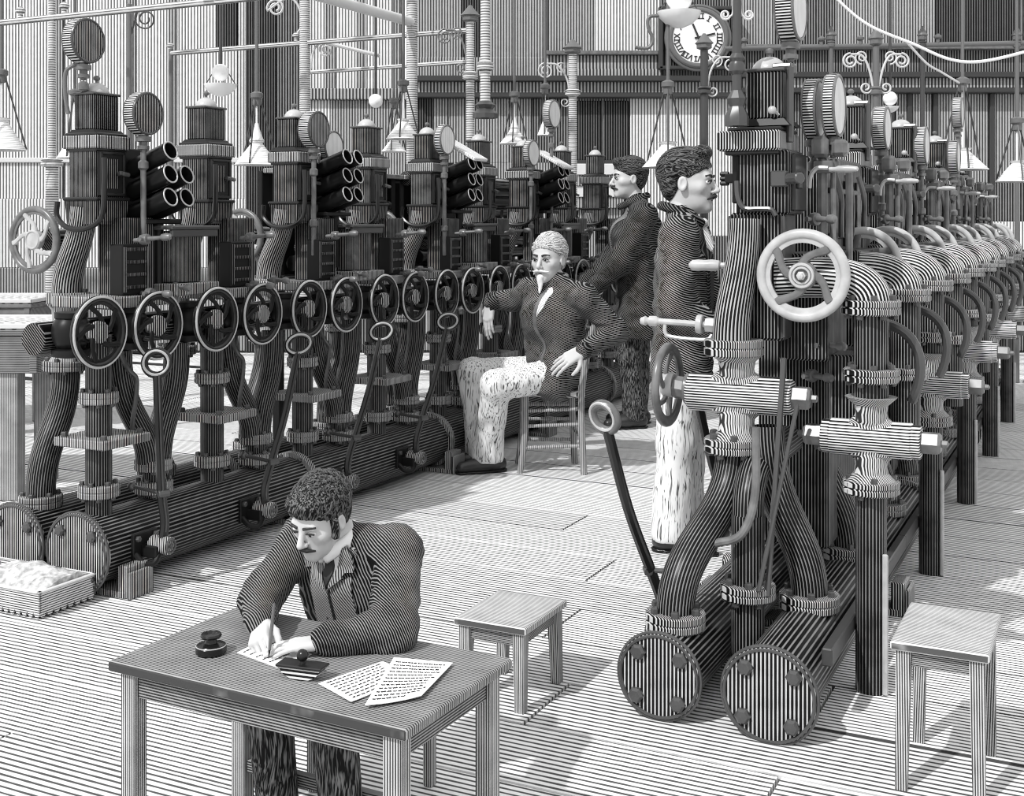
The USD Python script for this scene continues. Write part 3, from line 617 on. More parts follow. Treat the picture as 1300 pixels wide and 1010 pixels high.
    # taps and small fittings
    tap(o, (.02, .06, 1.125), (1, 0, 0), .15); tap(o, (.02, .02, 1.335), (1, .1, .1), .17)
    tap(o, (.02, .22, 1.14), (1, 0, 0), .11, handle=False)
    part(o, 'drain_pipe', tube(curve([(.05, -.10, .93), (.06, -.06, .84), (.05, .0, .78), (.03, .0, .62), (.03, .0, .58)], 8), .010, 8), 'edge_iron')
    if upper_wheel:
        part(o, 'wheel_arm', pipe(bez((-.31, 0, 1.14), (-.34, .03, 1.20), (-.45, .12, 1.18), (-.45, .10, 1.33)), .042), 'pipe_lines')
        part(o, 'wheel_arm', cyl((-.45, .16, 1.335), (-.45, .01, 1.335), .045, seg=16), 'iron_main')
        hand_wheel(o, (-.45, -.05, 1.335), (0, -1, 0), .140, spoke_mat='bright_steel', hub_mat='bright_steel', rim_mat='dull_steel', stem=.08, edge=False)
    if not upper_wheel: return o
    # drum and shelf between this machine and the next
    part(o, 'shelf', [box((-.03, .33, 1.385), (.20, .30, .016), .004), box((.055, .33, 1.362), (.02, .28, .03), .003)], 'edge_iron' if upper_wheel else 'black_gloss')
    part(o, 'drum', lathe([(.10, 0), (.11, .006), (.11, .20), (.10, .215)], (-.05, .33, 1.155), seg=24), 'iron_pipe')
    part(o, 'drum_base', box((-.05, .33, 1.13), (.26, .27, .05), .005), 'iron_tick')
    part(o, 'cross_bar', [cyl((-.2, .06, z), (-.2, .34, z), .013, seg=8) for z in (1.46, 1.58)] + [cyl((-.2, .33, 1.14), (-.2, .33, 1.62), .02, seg=8)], 'black_iron')
    return o

ORD = ['first', 'second', 'third', 'fourth', 'fifth', 'sixth', 'seventh', 'eighth', 'ninth']
L_T = [.27 + .66 * k for k in range(9)]
labels = ['nearest black iron machine of the left row, under the tall round dial', 'second machine of the left row, below the globe lamp with a bowl reflector',
          'third machine of the left row, with a wide dial just behind its head', 'fourth machine of the left row, right of the middle tube cluster',
          'fifth machine of the left row, left of the third tube cluster', 'sixth machine of the left row, the gas standard rising from its head',
          'seventh machine of the left row, behind the hand of the seated man', 'eighth machine of the left row, behind the head of the seated man',
          'last machine of the left row, behind the man in the long dark coat']
pa = left_machine(labels[0], row(LO, 0, L_T[0]), True)
pb = left_machine(labels[1], row(LO, 0, L_T[1]), False)
for k in range(2, 9): copy(pa if k % 2 == 0 else pb, row(LO, 0, L_T[k]), ROT, labels[k])

# stacked carrier racks standing behind the left row
def carrier_rack(label, loc, L=1.30):
    o = thing('carrier_rack', label, 'rack', loc, ROT, group=None)
    part(o, 'back_board', box((-.10, L / 2, 1.39), (.03, L, .62), .004), 'black_iron')
    for y in (.04, L / 2, L - .04): part(o, 'post', box((0, y, .85), (.05, .05, 1.70), .004), 'black_iron')
    r2 = random.Random(int(loc[1] * 100)); z = 1.12; k = 0
    while z < 1.66:
        r = r2.choice((.026, .034, .042)); z += r; a = r2.uniform(.05, .3); b = L - r2.uniform(.05, .3)
        part(o, 'carrier', [cyl((.05, a, z), (.05, b, z), r, seg=14), cyl((.05, a - .012, z), (.05, a + .02, z), r * 1.15, seg=14), cyl((.05, b - .02, z), (.05, b + .012, z), r * 1.15, seg=14)], ('black_gloss', 'iron_main', 'black_iron')[k % 3]); z += r + .008; k += 1
    for z in (1.08,): part(o, 'shelf_board', box((0, L / 2, z), (.22, L, .025), .004), 'black_iron')
    part(o, 'top_rail', box((0, L / 2, 1.70), (.16, L, .03), .004), 'iron_tick')
    return o
carrier_rack('dark rack of stacked carriers behind the fourth and fifth left machine', row(LO, -.82, 2.3))
carrier_rack('dark rack of stacked carriers behind the farthest left machines', row(LO, -.82, 3.63), 2.0)
# main pipes of the left row
def main_pipe(label, O, X, L, r, z, joints, saddles, group, saddle_side=1, cap=True, rf=None):
    o = thing('main_pipe', label, 'pipe', row(O, X, 0), ROT, group=group); rf = rf or r * 1.12
    part(o, 'pipe', cyl((0, .03, z), (0, L, z), r, seg=32), 'main_iron_left' if z > .14 else 'main_iron_right')
    c = part(o, 'end_cap', lathe([(rf - .006, 0), (rf, .006), (rf, .022), (rf - .006, .026)], (0, .03, z), (0, -1, 0), 36), 'iron_cap')
    part(c, 'cap_ring', [torus((0, .012, z), (0, 1, 0), rf, .006, 40, 8), torus((0, .004, z), (0, 1, 0), rf - .008, .005, 40, 6)], 'edge_iron')
    for k in range(4):
        a = PI / 4 + k * PI / 2 - .05
        part(c, 'bolt', lathe([(.023, 0), (.023, .013), (.016, .02), (.002, .021)], (rf * .72 * math.cos(a), .006, z + rf * .72 * math.sin(a)), (0, -1, 0), 6), 'edge_iron')
    for y in joints:
        f = part(o, 'joint_flange', lathe([(r, -.022), (rf, -.02), (rf, -.003), (rf - .004, 0), (rf, .003), (rf, .02), (r, .022)], (0, y, z), (0, 1, 0), 36), 'iron_tick')
        part(f, 'bolts', bolts_on((0, y - .02, z), (0, -1, 0), rf * .9, 8, .011, .014), 'edge_iron', kind='stuff')
    for y in saddles:
        s = saddle_side
        part(o, 'saddle', [box((s * r * .2, y, .012), (r * 2.4, .12, .024), .003), box((s * (r + .04), y, .06), (.05, .11, .12), .004), box((s * (r + .075), y, .05), (.014, .13, .10), .003)], 'iron_tick')
    return o
main_pipe('left row main pipe on the aisle side, its round end cap nearest the writing table', LO, 0, 6.1, .135, .160, (1.35, 2.66, 3.97, 5.2), (.12, 1.30, 2.62, 3.9), 'main pipes of the left row', 1, rf=.155)
main_pipe('far main pipe of the left row, its cap cut by the left edge', LO, -.33, 6.1, .135, .160, (1.2, 2.5, 3.8), (1.25,), 'main pipes of the left row', -1, rf=.155)

# round dials
def dial(name_label, loc, R, th, post, face_mat, bracket_y=None, z_post=0, group=None, hook=False):
    o = thing('round_dial', name_label, 'dial', loc, ROT, group=group)
    d = part(o, 'drum', lathe([(R - .006, -th / 2), (R, -th / 2 + .004), (R, th / 2 - .004), (R - .005, th / 2)], (0, 0, 0), (1, 0, 0), 44), 'gauge_rim')
    part(d, 'face', lathe([(R * .9, 0), (R * .88, .003), (.002, .0035)], (th / 2 - .001, 0, 0), (1, 0, 0), 44), face_mat)
    part(d, 'bezel', [torus((th / 2, 0, 0), (1, 0, 0), R - .006, .006, 48, 8), torus((-th / 2, 0, 0), (1, 0, 0), R - .004, .004, 48, 6)], 'edge_iron' if face_mat == 'gauge_face_dark' else 'dull_steel')
    part(o, 'neck', lathe([(.018, 0), (.018, .012), (.030, .014), (.030, .034), (.016, .036), (.016, .05), (.024, .052), (.024, .066), (.013, .068)], (0, 0, -R + .01), (0, 0, -1), 14), 'dull_steel')
    if post: part(o, 'post', [cyl((0, 0, -R - .05), (0, 0, -post), .012, seg=12)] + [lathe([(.013, -.02), (.021, -.012), (.021, .012), (.013, .02)], (0, 0, -R - q), seg=12) for q in ((.12, post - R - .16) if post > R + .3 else (.09,))], 'dull_steel')
    if hook: part(o, 'siphon', tube(curve([(0, 0, -R + .01), (-.03, -.03, -R - .01), (-.05, -.045, -R - .04), (-.05, -.045, -R - .13), (-.04, -.04, -R - .2)], 8), .008, 8), 'pipe_grey')
    return o
dial('large dark round dial high above the nearest left machine', row(LO, -.02 - .14, .20, 2.125), .09, .05, .155, 'gauge_face_dark', hook=True)
dial('dark round dial on a post between the first and second left machine', row(LO, -.02, .383, 1.846), .088, .05, .74, 'gauge_face_dark')
dial('dark round dial beside the head of the third left machine', row(LO, -.02, 1.56, 1.86), .09, .06, .62, 'gauge_face_dark')
dial('grey round dial beside the head of the fifth left machine', row(LO, -.02, 2.87, 1.885), .09, .04, .68, 'gauge_face_light')
dial('narrow grey dial half hidden between the seventh and eighth left machine', row(LO, -.05, 4.13, 1.87), .09, .04, .66, 'gauge_face_light')
dial('pale faced round dial on a tall post above the eighth left machine', row(LO, -.02, 4.40, 2.155), .10, .05, .9, 'gauge_face_light')
dial('flat grey dial lying behind the middle tube cluster', row(LO, -.10, 1.83, 1.79), .085, .03, .6, 'gauge_face_light')

# clusters of receiving tubes between the machines
def tube_cluster(label, loc, slots):
    o = thing('tube_cluster', label, 'tube cluster', loc, ROT, group='tube clusters of the left row')
    tl = .34; Rt = roty(-tl)
    for (cy, cz) in slots:
        c = np.array([0, cy * .098, cz * .094])
        m = lathe([(.034, -.26), (.038, -.255), (.038, .0), (.040, .002), (.040, .012), (.034, .012), (.033, 0), (.032, -.22), (.002, -.22)], (0, 0, 0), (1, 0, 0), 28)
        t = part(o, 'tube', move(m, c, Rt), 'tube_iron')
        part(t, 'tube_lip', move(torus((.012, 0, 0), (1, 0, 0), .037, .0035, 32, 8), c, Rt), 'bright_steel')
    part(o, 'cradle', [box((-.10, .05, z), (.06, .22, .02), .004) for z in (-.19, )] + [cyl((-.1, .05, -.19), (-.1, .05, -.46), .022, seg=10)] + [box((-.20, .05, -.06), (.02, .20, .34), .004)], 'black_iron')
    return o
SL6 = [(a, b) for a in (0, 1) for b in (-1, 0, 1)]
tube_cluster('five dark tubes stacked in a cluster between the first and second left machine', row(LO, .06, .44, 1.60), [(0, 1), (0, 0), (0, -1), (1, 0), (1, -1)])
tube_cluster('six dark tubes in two stacks in front of the fourth left machine head', row(LO, .06, 1.72, 1.635), SL6)
tube_cluster('six dark tubes with a grey plate above them, left of the sixth left machine', row(LO, .06, 3.04, 1.655), SL6)
tube_cluster('six dark tubes farthest along the left row, above the seated man', row(LO, .06, 4.36, 1.66), SL6)
for t_, lb in ((3.04, 'tilted grey plate over the third tube cluster'), (4.36, 'tilted hatched plate over the farthest tube cluster')):
    m = box((0, 0, 0), (.26, .17, .02), .004); single('cover_plate', move(m, row(LO, .0, t_ + .04, 1.835), rotz(math.radians(ROT)) @ roty(.5)), 'gauge_face_light', lb, 'plate')

# control levers
def lever(label, loc, lean, side=1, kink=.05, group='levers of the left row', L=.70, link=.16, ring=(.050, .036), big=1.0, mat='black_gloss', aside=0.0):
    """bent lever on a pivot bracket: lean = how far the ring stands along the row from the pivot"""
    o = thing('control_lever', label, 'lever', loc, ROT, group=group); s = side
    part(o, 'bracket', [box((-s * .075, -.02, 0), (.016, .13, .10), .003), box((-s * .035, -.02, -.02), (.08, .05, .045), .004), tube(curve([(-s * .07, -.07, -.03), (-s * .03, -.075, -.055), (.0, -.05, -.06), (.0, -.02, -.03)], 6), .012, 8)], 'black_iron')
    part(o, 'bracket_bolts', [b for y in (-.065, .03) for b in bolts_on((-s * .067, y, .03), (s, 0, 0), 0, 1, .012, .014)], 'edge_iron', kind='stuff')
    p = part(o, 'pivot', cyl((-s * .05, 0, 0), (s * .04, 0, 0), .034, seg=20), 'iron_tick')
    part(p, 'pivot_pin', [torus((s * .041, 0, 0), (1, 0, 0), .024, .005, 20, 6), sphere((s * .042, 0, 0), .010, 5)], 'edge_iron')
    top = np.array([s * aside, lean, L]); q = curve([(0, 0, .015), (0, lean * .02 - .012 * np.sign(lean + 1e-6), .09), (s * aside * .2, lean * .18, .20), top * .62 + [0, 0, .0], top], 8)
    w = np.linspace(.021, .019, len(q))
    part(o, 'arm', tube(q, w * big, 8, flat=.75), mat)
    part(o, 'arm_edge', tube(q[4:] + np.array([s * .014, -.006, 0]) * big, .0035, 5), 'edge_iron')
    d = unit(q[-1] - q[-4]); a = np.arange(28) * 2 * PI / 28; e1 = d; nf = unit([.62, -.75, .2] if side > 0 else [-.25, -1, .3]); e2 = unit(np.cross(d, nf))
    if side > 0: e1 = unit(d + e2 * -.6); e2 = unit(np.cross(e1, nf))
    c = q[-1] + d * ring[0] * .95
    part(o, 'ring_grip', tube([c + e1 * ring[0] * math.cos(x) + e2 * ring[1] * math.sin(x) for x in a], .014 * big, 10, closed=True), 'dull_steel' if side < 0 else 'black_gloss')
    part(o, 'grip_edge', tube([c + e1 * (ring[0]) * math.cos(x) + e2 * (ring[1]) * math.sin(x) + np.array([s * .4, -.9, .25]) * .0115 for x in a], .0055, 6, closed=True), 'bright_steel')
    k = q[len(q) // 2]
    part(o, 'link_rod', [cyl(k, k + np.array([-s * link, .01, .01]), .008, seg=8), sphere(k + np.array([-s * link, .01, .01]), .018, 6), cyl(k - np.array([0, .02, 0]), k + np.array([s * .02, .02, 0]), .016, seg=8)], 'edge_iron')
    return o
for k, ln in enumerate((-.03, .23, .28, .32)):
    lever(['upright lever with a round ring grip, in front of the nearest left machine', 'slanting black lever with an oval ring, in front of the second left machine', 'slanting black lever behind the writing man, at the third left machine',
           'slanting black lever nearest the seated man, at the fourth left machine'][k], row(LO, .215, .235 + .64 * k, .165), ln, L=.655 if k else .66, ring=(.046, .046) if k == 0 else (.041, .054), aside=.0)

# ---------------------------------------------------------------- right row
def right_machine(label, loc, first):
    o = thing('pneumatic_machine', label, 'machine', loc, ROT, group='machines of the right row')
    S = first
    # aisle-side main pipe up to the valve tee and column
    flange(o, 'flange', (0, -.45, .245), (0, 0, 1), .088, .024, 6, double=True, single_bolts=S, br=.012)
    part(o, 'stub', pipe(straight((0, -.45, .13), (0, -.45, .25)), .055), 'pipe_lines')
    part(o, 'bent_pipe', pipe(bez((0, -.45, .26), (0, -.45, .48), (.09, -.17, .46), (.09, -.15, .70), 22), .056), 'pipe_lines')
    flange(o, 'flange', (.09, -.15, .715), (0, 0, 1), .092, .022, 6, double=True, single_bolts=S, br=.012)
    tee(o, (.10, -.15, .874), .155, .060, .73, 1.0, .058, .09, nuts=(0, 1))
    flange(o, 'flange', (.09, -.15, 1.02), (0, 0, 1), .092, .026, 0, double=True)
    hand_wheel(o, (-.125, -.15, .89), (-1, 0, 0), .135, rim_mat='dull_steel', spoke_mat='dull_steel', hub_mat='bright_steel', stem=.09, edge=False)
    part(o, 'valve_gland', [cyl((-.105, -.15, .885), (-.06, -.15, .88), .036, seg=8), cyl((-.065, -.15, .88), (-.04, -.15, .88), .05, seg=20)], 'dull_steel')
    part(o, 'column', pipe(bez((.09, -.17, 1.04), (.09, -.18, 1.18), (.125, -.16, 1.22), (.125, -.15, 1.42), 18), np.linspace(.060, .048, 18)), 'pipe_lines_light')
    part(o, 'column_case', box((.15, -.02, 1.24), (.17, .17, .40), .008), 'iron')
    part(o, 'column_case_edge', [cyl((.15 + s * .085, -.105, 1.05), (.15 + s * .085, -.105, 1.43), .006, seg=6) for s in (-1, 1)], 'edge_iron')
    # body, cornice, head
    part(o, 'body', box((.17, -.01, 1.535), (.17, .19, .20), .006), 'iron')
    part(o, 'body_side', [box((.262, -.01, 1.535), (.014, .16, .18), .004), box((.272, -.05, 1.54), (.012, .05, .05), .003)], 'black_gloss')
    part(o, 'valve_block', [box((.075, -.06, 1.55), (.02, .05, .16), .004), box((.055, -.06, 1.55), (.03, .04, .03), .004)] + [cyl((.02, -.06, z), (.05, -.06, z), .008, seg=8) for z in (1.535, 1.55, 1.565)], 'black_iron')
    part(o, 'oil_pipe', tube(curve([(.09, -.115, 1.54), (.095, -.12, 1.49), (.115, -.12, 1.455), (.16, -.12, 1.452), (.20, -.12, 1.45), (.215, -.12, 1.43)], 8), .0085, 8), 'edge_iron')
    part(o, 'body_pin', [cyl((.24, -.10, 1.545), (.30, -.16, 1.545), .018, seg=10), box((.225, -.115, 1.545), (.05, .03, .05), .004)], 'edge_iron')
    part(o, 'cornice', box((.135, -.02, 1.665), (.20, .26, .062), .006), 'iron_tick')
    part(o, 'cornice_moulding', [box((.14, -.02, 1.628), (.17, .22, .014), .004), box((.15, -.02, 1.702), (.17, .22, .012), .004)], 'black_gloss')
    head(o, .17, -.02, 1.735, 1.885, .118, .14)
    part(o, 'head_knob', [sphere((.20, -.105, 1.76), .014, 6), cyl((.20, -.09, 1.76), (.22, -.085, 1.745), .006, seg=6)], 'bright_steel')
    part(o, 'head_rod', [cyl((.245, -.06, 1.66), (.245, -.06, 1.90), .012, seg=8), cyl((.19, -.06, 1.90), (.25, -.06, 1.90), .012, seg=8)], 'edge_iron')
    # straight drop pipe between the mains
    part(o, 'drop_pipe', pipe(straight((.165, -.26, .0), (.165, -.26, .53)), .050), 'pipe_lines')
    flange(o, 'flange', (.165, -.26, .30), (0, 0, 1), .083, .022, 6, double=True, single_bolts=S, br=.012)
    part(o, 'drop_pipe_elbow', pipe(curve([(.165, -.26, .52), (.165, -.24, .60), (.17, -.15, .66), (.18, .2, .68)], 8), .048), 'pipe_lines')
    part(o, 'drain_pipe', tube(curve([(.20, -.30, .80), (.20, -.31, .60), (.17, -.34, .49), (.10, -.34, .455), (.06, -.34, .45)], 8), .013, 10), 'dull_steel')
    part(o, 'drain_cock', [sphere((.05, -.34, .45), .028, 6), cyl((.0, -.36, .41), (.05, -.34, .40), .018, seg=10), cyl((.05, -.34, .40), (.05, -.34, .46), .010, seg=8)], 'dull_steel')
    part(o, 'stay_rod', [cyl((.235, -.30, .30), (.26, -.20, 1.0), .009, seg=8), cyl((.215, -.33, .32), (.30, -.2, .86), .007, seg=8)], 'edge_iron')
    # bent pipes to the outer main
    for k, y in enumerate((-.10, .52)):
        flange(o, 'flange', (.315, y, .245), (0, 0, 1), .092, .024, 6, double=True, single_bolts=S, br=.012)
        part(o, 'stub', pipe(straight((.315, y, .13), (.315, y, .25)), .055), 'pipe_lines')
        part(o, 'bent_pipe', pipe(bez((.315, y, .26), (.315, y, .46), (.20, y - .06, .50), (.19, y - .04, .78), 22), .056), 'pipe_lines')
    # outer column: arch elbows, down pipes, tee, foot
    part(o, 'back_case', box((.27, .16, 1.14), (.16, .30, .34), .006), 'iron')
    part(o, 'back_case', box((.27, .72, 1.14), (.16, .40, .34), .006), 'iron')
    part(o, 'rear_column', box((.17, .64, 1.25), (.12, .14, .62), .006), 'iron')
    for y in (-.10, .58):
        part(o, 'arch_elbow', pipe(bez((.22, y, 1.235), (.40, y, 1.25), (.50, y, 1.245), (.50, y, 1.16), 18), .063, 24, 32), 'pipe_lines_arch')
        flange(o, 'flange', (.50, y, 1.155), (0, 0, 1), .088, .022, 6, double=True, br=.011)
        part(o, 'down_pipe', pipe(straight((.50, y, .58 if y > 0 else .88), (.50, y, 1.15)), .052), 'pipe_lines')
        flange(o, 'flange', (.50, y, .95 if y < 0 else .88), (0, 0, 1), .082, .020, 6, double=True)
        part(o, 'return_bend', tube(bez((.50, y + .10, 1.10), (.62, y + .10, 1.10), (.66, y + .10, .98), (.60, y + .12, .86), 14), .016, 10), 'edge_iron')
        part(o, 'lower_case', box((.40, y + .22, .84), (.10, .16, .30), .005), 'iron')
    tee(o, (.50, -.10, .758), .125, .055, .63, .885, .050, .082, nuts=(1, 1))
    flange(o, 'flange', (.50, -.10, .615), (0, 0, 1), .084, .02, 4, double=True)
    part(o, 'foot_pipe', pipe(straight((.50, -.10, .0), (.50, -.10, .60)), .046), 'pipe_lines')
    part(o, 'foot_rod', cyl((.545, -.125, .0), (.545, -.125, .42), .009, seg=8), 'bright_steel')
    part(o, 'edge_beam', box((.44, .23, .20), (.03, 1.36, .05), .004), 'edge_beam')
    part(o, 'middle_case', box((.17, .70, .66), (.24, .80, .72), .008), 'iron')
    part(o, 'upper_case', box((.19, .72, 1.46), (.15, .66, .36), .008), 'iron')
    part(o, 'case_bracket', [box((.27, y, 1.44), (.012, .07, .24), .003) for y in (.5, .72, .94)] + [box((.27, .72, z), (.012, .62, .02), .003) for z in (1.36, 1.52)], 'black_gloss')
    part(o, 'case_pipe', [tube(curve([(.29, y, 1.58), (.31, y, 1.5), (.30, y + .05, 1.42), (.29, y + .1, 1.36)], 6), .010, 8) for y in (.42, .62, .86)], 'edge_iron')
    # wheels facing the near end
    for y, x in (((-.19, .315),) if first else ()) + ((.82, .315), (1.46, .30)):
        part(o, 'wheel_arm', cyl((x, y + .04, 1.25), (x, y + .30, 1.25), .04, seg=14), 'iron_main')
        w = hand_wheel(o, (x, y, 1.25), (0, -1, 0), .142, rim_mat='bright_steel', spoke_mat='dull_steel', hub_mat='dull_steel', rr=.016, n=4 if y < 0 else 5, stem=.08, edge=False, twist=-1.0)
        if y < 0:
            part(w, 'hub_ring', [torus((x, y - .02, 1.25), (0, 1, 0), .034, .005, 28, 6), torus((x, y - .02, 1.25), (0, 1, 0), .024, .004, 28, 6)], 'bright_steel')
            part(w, 'hub_nut', [lathe([(.014, 0), (.014, .014), (.009, .016), (.009, .024), (.002, .026)], (x, y - .015, 1.25), (0, -1, 0), 6)], 'bright_steel')
    # handles and valve gear on the post behind the head
    part(o, 'gear_post', [cyl((.30, .16, 1.3), (.30, .16, 1.62), .016, seg=10), cyl((.335, .16, 1.3), (.335, .16, 1.60), .009, seg=8), cyl((.36, .3, 1.2), (.36, .3, 1.6), .012, seg=8)], 'dull_steel')
    part(o, 'gear_box', [box((.30, .14, 1.655), (.055, .06, .07), .012), box((.362, .14, 1.65), (.05, .06, .055), .012), box((.31, .14, 1.59), (.06, .05, .04), .004)], 'dull_steel')
    part(o, 'crank_handle', [tube(curve([(.27, .10, 1.52), (.275, .10, 1.56), (.295, .10, 1.585), (.33, .10, 1.585)], 6), .007, 8), lathe([(.008, 0), (.008, .02), (.012, .03), (.013, .06), (.008, .09), (.002, .094)], (.335, .10, 1.58), (1, -.1, 0), 10)], 'bright_steel')
    for z, x in ((1.42, .27), (1.02, .30), (.92, .26), (.70, .30)):
        tap(o, (x, .06, z), (1, -.6, 0), .12)
    # wooden grip and cock reaching into the aisle
    part(o, 'side_grip', lathe([(.010, 0), (.010, .05), (.016, .055), (.020, .08), (.017, .105), (.019, .125), (.016, .145), (.006, .155)], (.065, -.03, 1.27), (-1, -.1, 0), 14), 'bright_steel')
    part(o, 'side_cock', [cyl((.05, -.15, 1.085), (-.19, -.17, 1.095), .010, seg=10), cyl((.05, -.15, 1.085), (.0, -.15, 1.087), .024, seg=6), cyl((-.01, -.15, 1.087), (-.03, -.152, 1.088), .03, seg=16), lathe([(.010, 0), (.017, .01), (.017, .03), (.010, .036), (.016, .045), (.010, .06)], (-.15, -.167, 1.093), (-1, -.08, 0), 10), tube(curve([(-.13, -.165, 1.085), (-.13, -.165, 1.06), (-.11, -.163, 1.045), (.0, -.16, 1.04), (.02, -.15, 1.055)], 5), .006, 6)], 'bright_steel')
    return o
hatch('iron_arch', .02, .70, .012, 'y', duty=.50, rough=.35)
plain('edge_beam', .05, .4)
R_T = [.606 + 1.36 * k for k in range(5)]
labels = ['nearest big machine of the right row, a hand wheel facing the viewer', 'second machine of the right row, its dome right of the paired dials', 'third machine of the right row, between the two middle dials',
          'fourth machine of the right row, half hidden by a pale dial', 'farthest machine of the right row, behind all the arched elbows']
pr = right_machine(labels[0], row(RO, 0, R_T[0]), True)
ps = right_machine(labels[1], row(RO, 0, R_T[1]), False)
for k in range(2, 5): copy(ps, row(RO, 0, R_T[k]), ROT, labels[k])
main_pipe('right row main pipe on the aisle side, its striped round cap beside the lever foot', RO, 0, 7.2, .108, .125, (2.2, 4.4), (1.0,), 'main pipes of the right row', -1, rf=.122)
main_pipe('right row main pipe on the outer side, its striped cap at the bottom edge', RO, .315, 7.2, .112, .125, (2.4, 4.6), (1.3,), 'main pipes of the right row', 1, rf=.132)
lever('big upright lever leaning to the left in the right foreground', row(RO, -.13, .40, .115), -.20, side=-1, group='levers of the right row', L=.66, link=.14, ring=(.045, .042), mat='black_gloss', aside=.10)
lever('second right row lever, seen below the side hand wheel', row(RO, -.13, 1.26, .115), -.30, side=-1, group='levers of the right row', L=.64, link=.14, ring=(.045, .042), aside=.05)
dial('huge round dial cut by the top edge above the nearest right machine', row(RO, .225, .64, 2.095), .105, .055, .17, 'gauge_face_light', hook=False)
dial('pale narrow dial in front of its twin, right of the nearest right machine head', row(RO, .335, .77, 1.79), .104, .035, .17, 'gauge_face_light')
dial('grey dial behind its twin, touching the nearest right machine head', row(RO, .265, .80, 1.785), .100, .04, .18, 'gauge_face_light')
for px, py, t_, R_, lb in ((1119, 163, 2.18, .095, 'pale round dial between the second and third right machine heads'), (1170, 185, 3.35, .10, 'pale round dial between the third and fourth right machine heads'),
                       (1216, 143, 4.75, .095, 'small upper dial inside the dark lamp tripod, far right row'), (1211, 199, 4.55, .10, 'small lower dial under another dial, far right row')):
    a = (px - 650) / F; X_ = ((RO + U * t_)[0] - a * (RO + U * t_)[1]) / (a * V[1] - V[0]); q = RO + U * t_ + V * X_
    dial(lb, (q[0], q[1], H + (278 - py) * q[1] / F), R_, .05, .5 if py > 150 else .6, 'gauge_face_light')
# ---------------------------------------------------------------- furniture
def stool(label, c, ang, size, zt, seat_t=.022):
    o = thing('stool', label, 'stool', c, ang, group=None)
    sx, sy = size
    part(o, 'seat', box((0, 0, zt - seat_t / 2), (sx, sy, seat_t), .004), 'stool_top')
    for a in (-1, 1):
        for b in (-1, 1):
            x, y = a * (sx / 2 - .03), b * (sy / 2 - .03)
            part(o, 'leg', hull([(x * 1.06 + i * .014, y * 1.06 + j * .014, 0) for i in (-1, 1) for j in (-1, 1)] + [(x + i * .018, y + j * .018, zt - seat_t) for i in (-1, 1) for j in (-1, 1)]), 'stool_leg', smooth=False)
    for b in (-1, 1):
        part(o, 'apron', box((0, b * (sy / 2 - .028), zt - seat_t - .02), (sx - .07, .014, .04), .002), 'stool_side')
        part(o, 'apron', box((b * (sx / 2 - .028), 0, zt - seat_t - .02), (.014, sy - .07, .04), .002), 'stool_side')
    return o
def corner(px, py, z): d = F * (H - z) / (py - 278); return np.array([(px - 650) / F * d, d])
c1 = sum(corner(*q, .25) for q in ((584, 783), (635, 745), (716.5, 765), (661, 797))) / 4
stool('pale wooden stool by the corner of the writing table', (c1[0], c1[1], 0), ROT, (.235, .30), .25)
c2 = sum(corner(*q, .37) for q in ((1124, 802), (1186, 762), (1280, 785), (1221, 838))) / 4
stool('pale wooden stool alone at the lower right corner', (c2[0], c2[1], 0), ROT, (.232, .35), .37)

TZ = .48
TC = np.array([-.43, 2.607]); TA = -28.0
def on_table(px, py, dz=0): q = corner(px, py, TZ + dz); return np.array([q[0], q[1], TZ + dz])
tb = thing('writing_table', 'small dark wooden table at which the clerk writes', 'table', (TC[0], TC[1], 0), TA)
part(tb, 'tabletop', box((0, 0, TZ - .011), (.755, .42, .022), .004), 'table_top')
for a in (-1, 1):
    for b in (-1, 1): part(tb, 'leg', box((a * .335, b * .175, (TZ - .022) / 2), (.040, .040, TZ - .022), .003), 'table_leg')
for b in (-1, 1):
    part(tb, 'apron', box((0, b * .175, TZ - .05), (.63, .016, .055), .002), 'table_side')
    part(tb, 'apron', box((b * .335, 0, TZ - .05), (.016, .31, .055), .002), 'table_side')
part(tb, 'stretcher', box((0, .175, .12), (.63, .02, .03), .002), 'table_side')
ik = thing('inkwell', 'black squat inkwell on the left of the writing table', 'inkwell', on_table(268, 829), 0)
part(ik, 'pot', lathe([(.030, 0), (.033, .004), (.033, .016), (.030, .020), (.014, .024), (.011, .030), (.011, .034)], seg=28), 'black_gloss')
part(ik, 'lip', lathe([(.010, .033), (.021, .035), (.023, .039), (.021, .043), (.013, .044), (.009, .040), (.002, .039)], seg=28), 'black_gloss')
part(ik, 'shine_ring', torus((0, 0, .018), (0, 0, 1), .032, .0012, 32, 6), 'bright_steel')
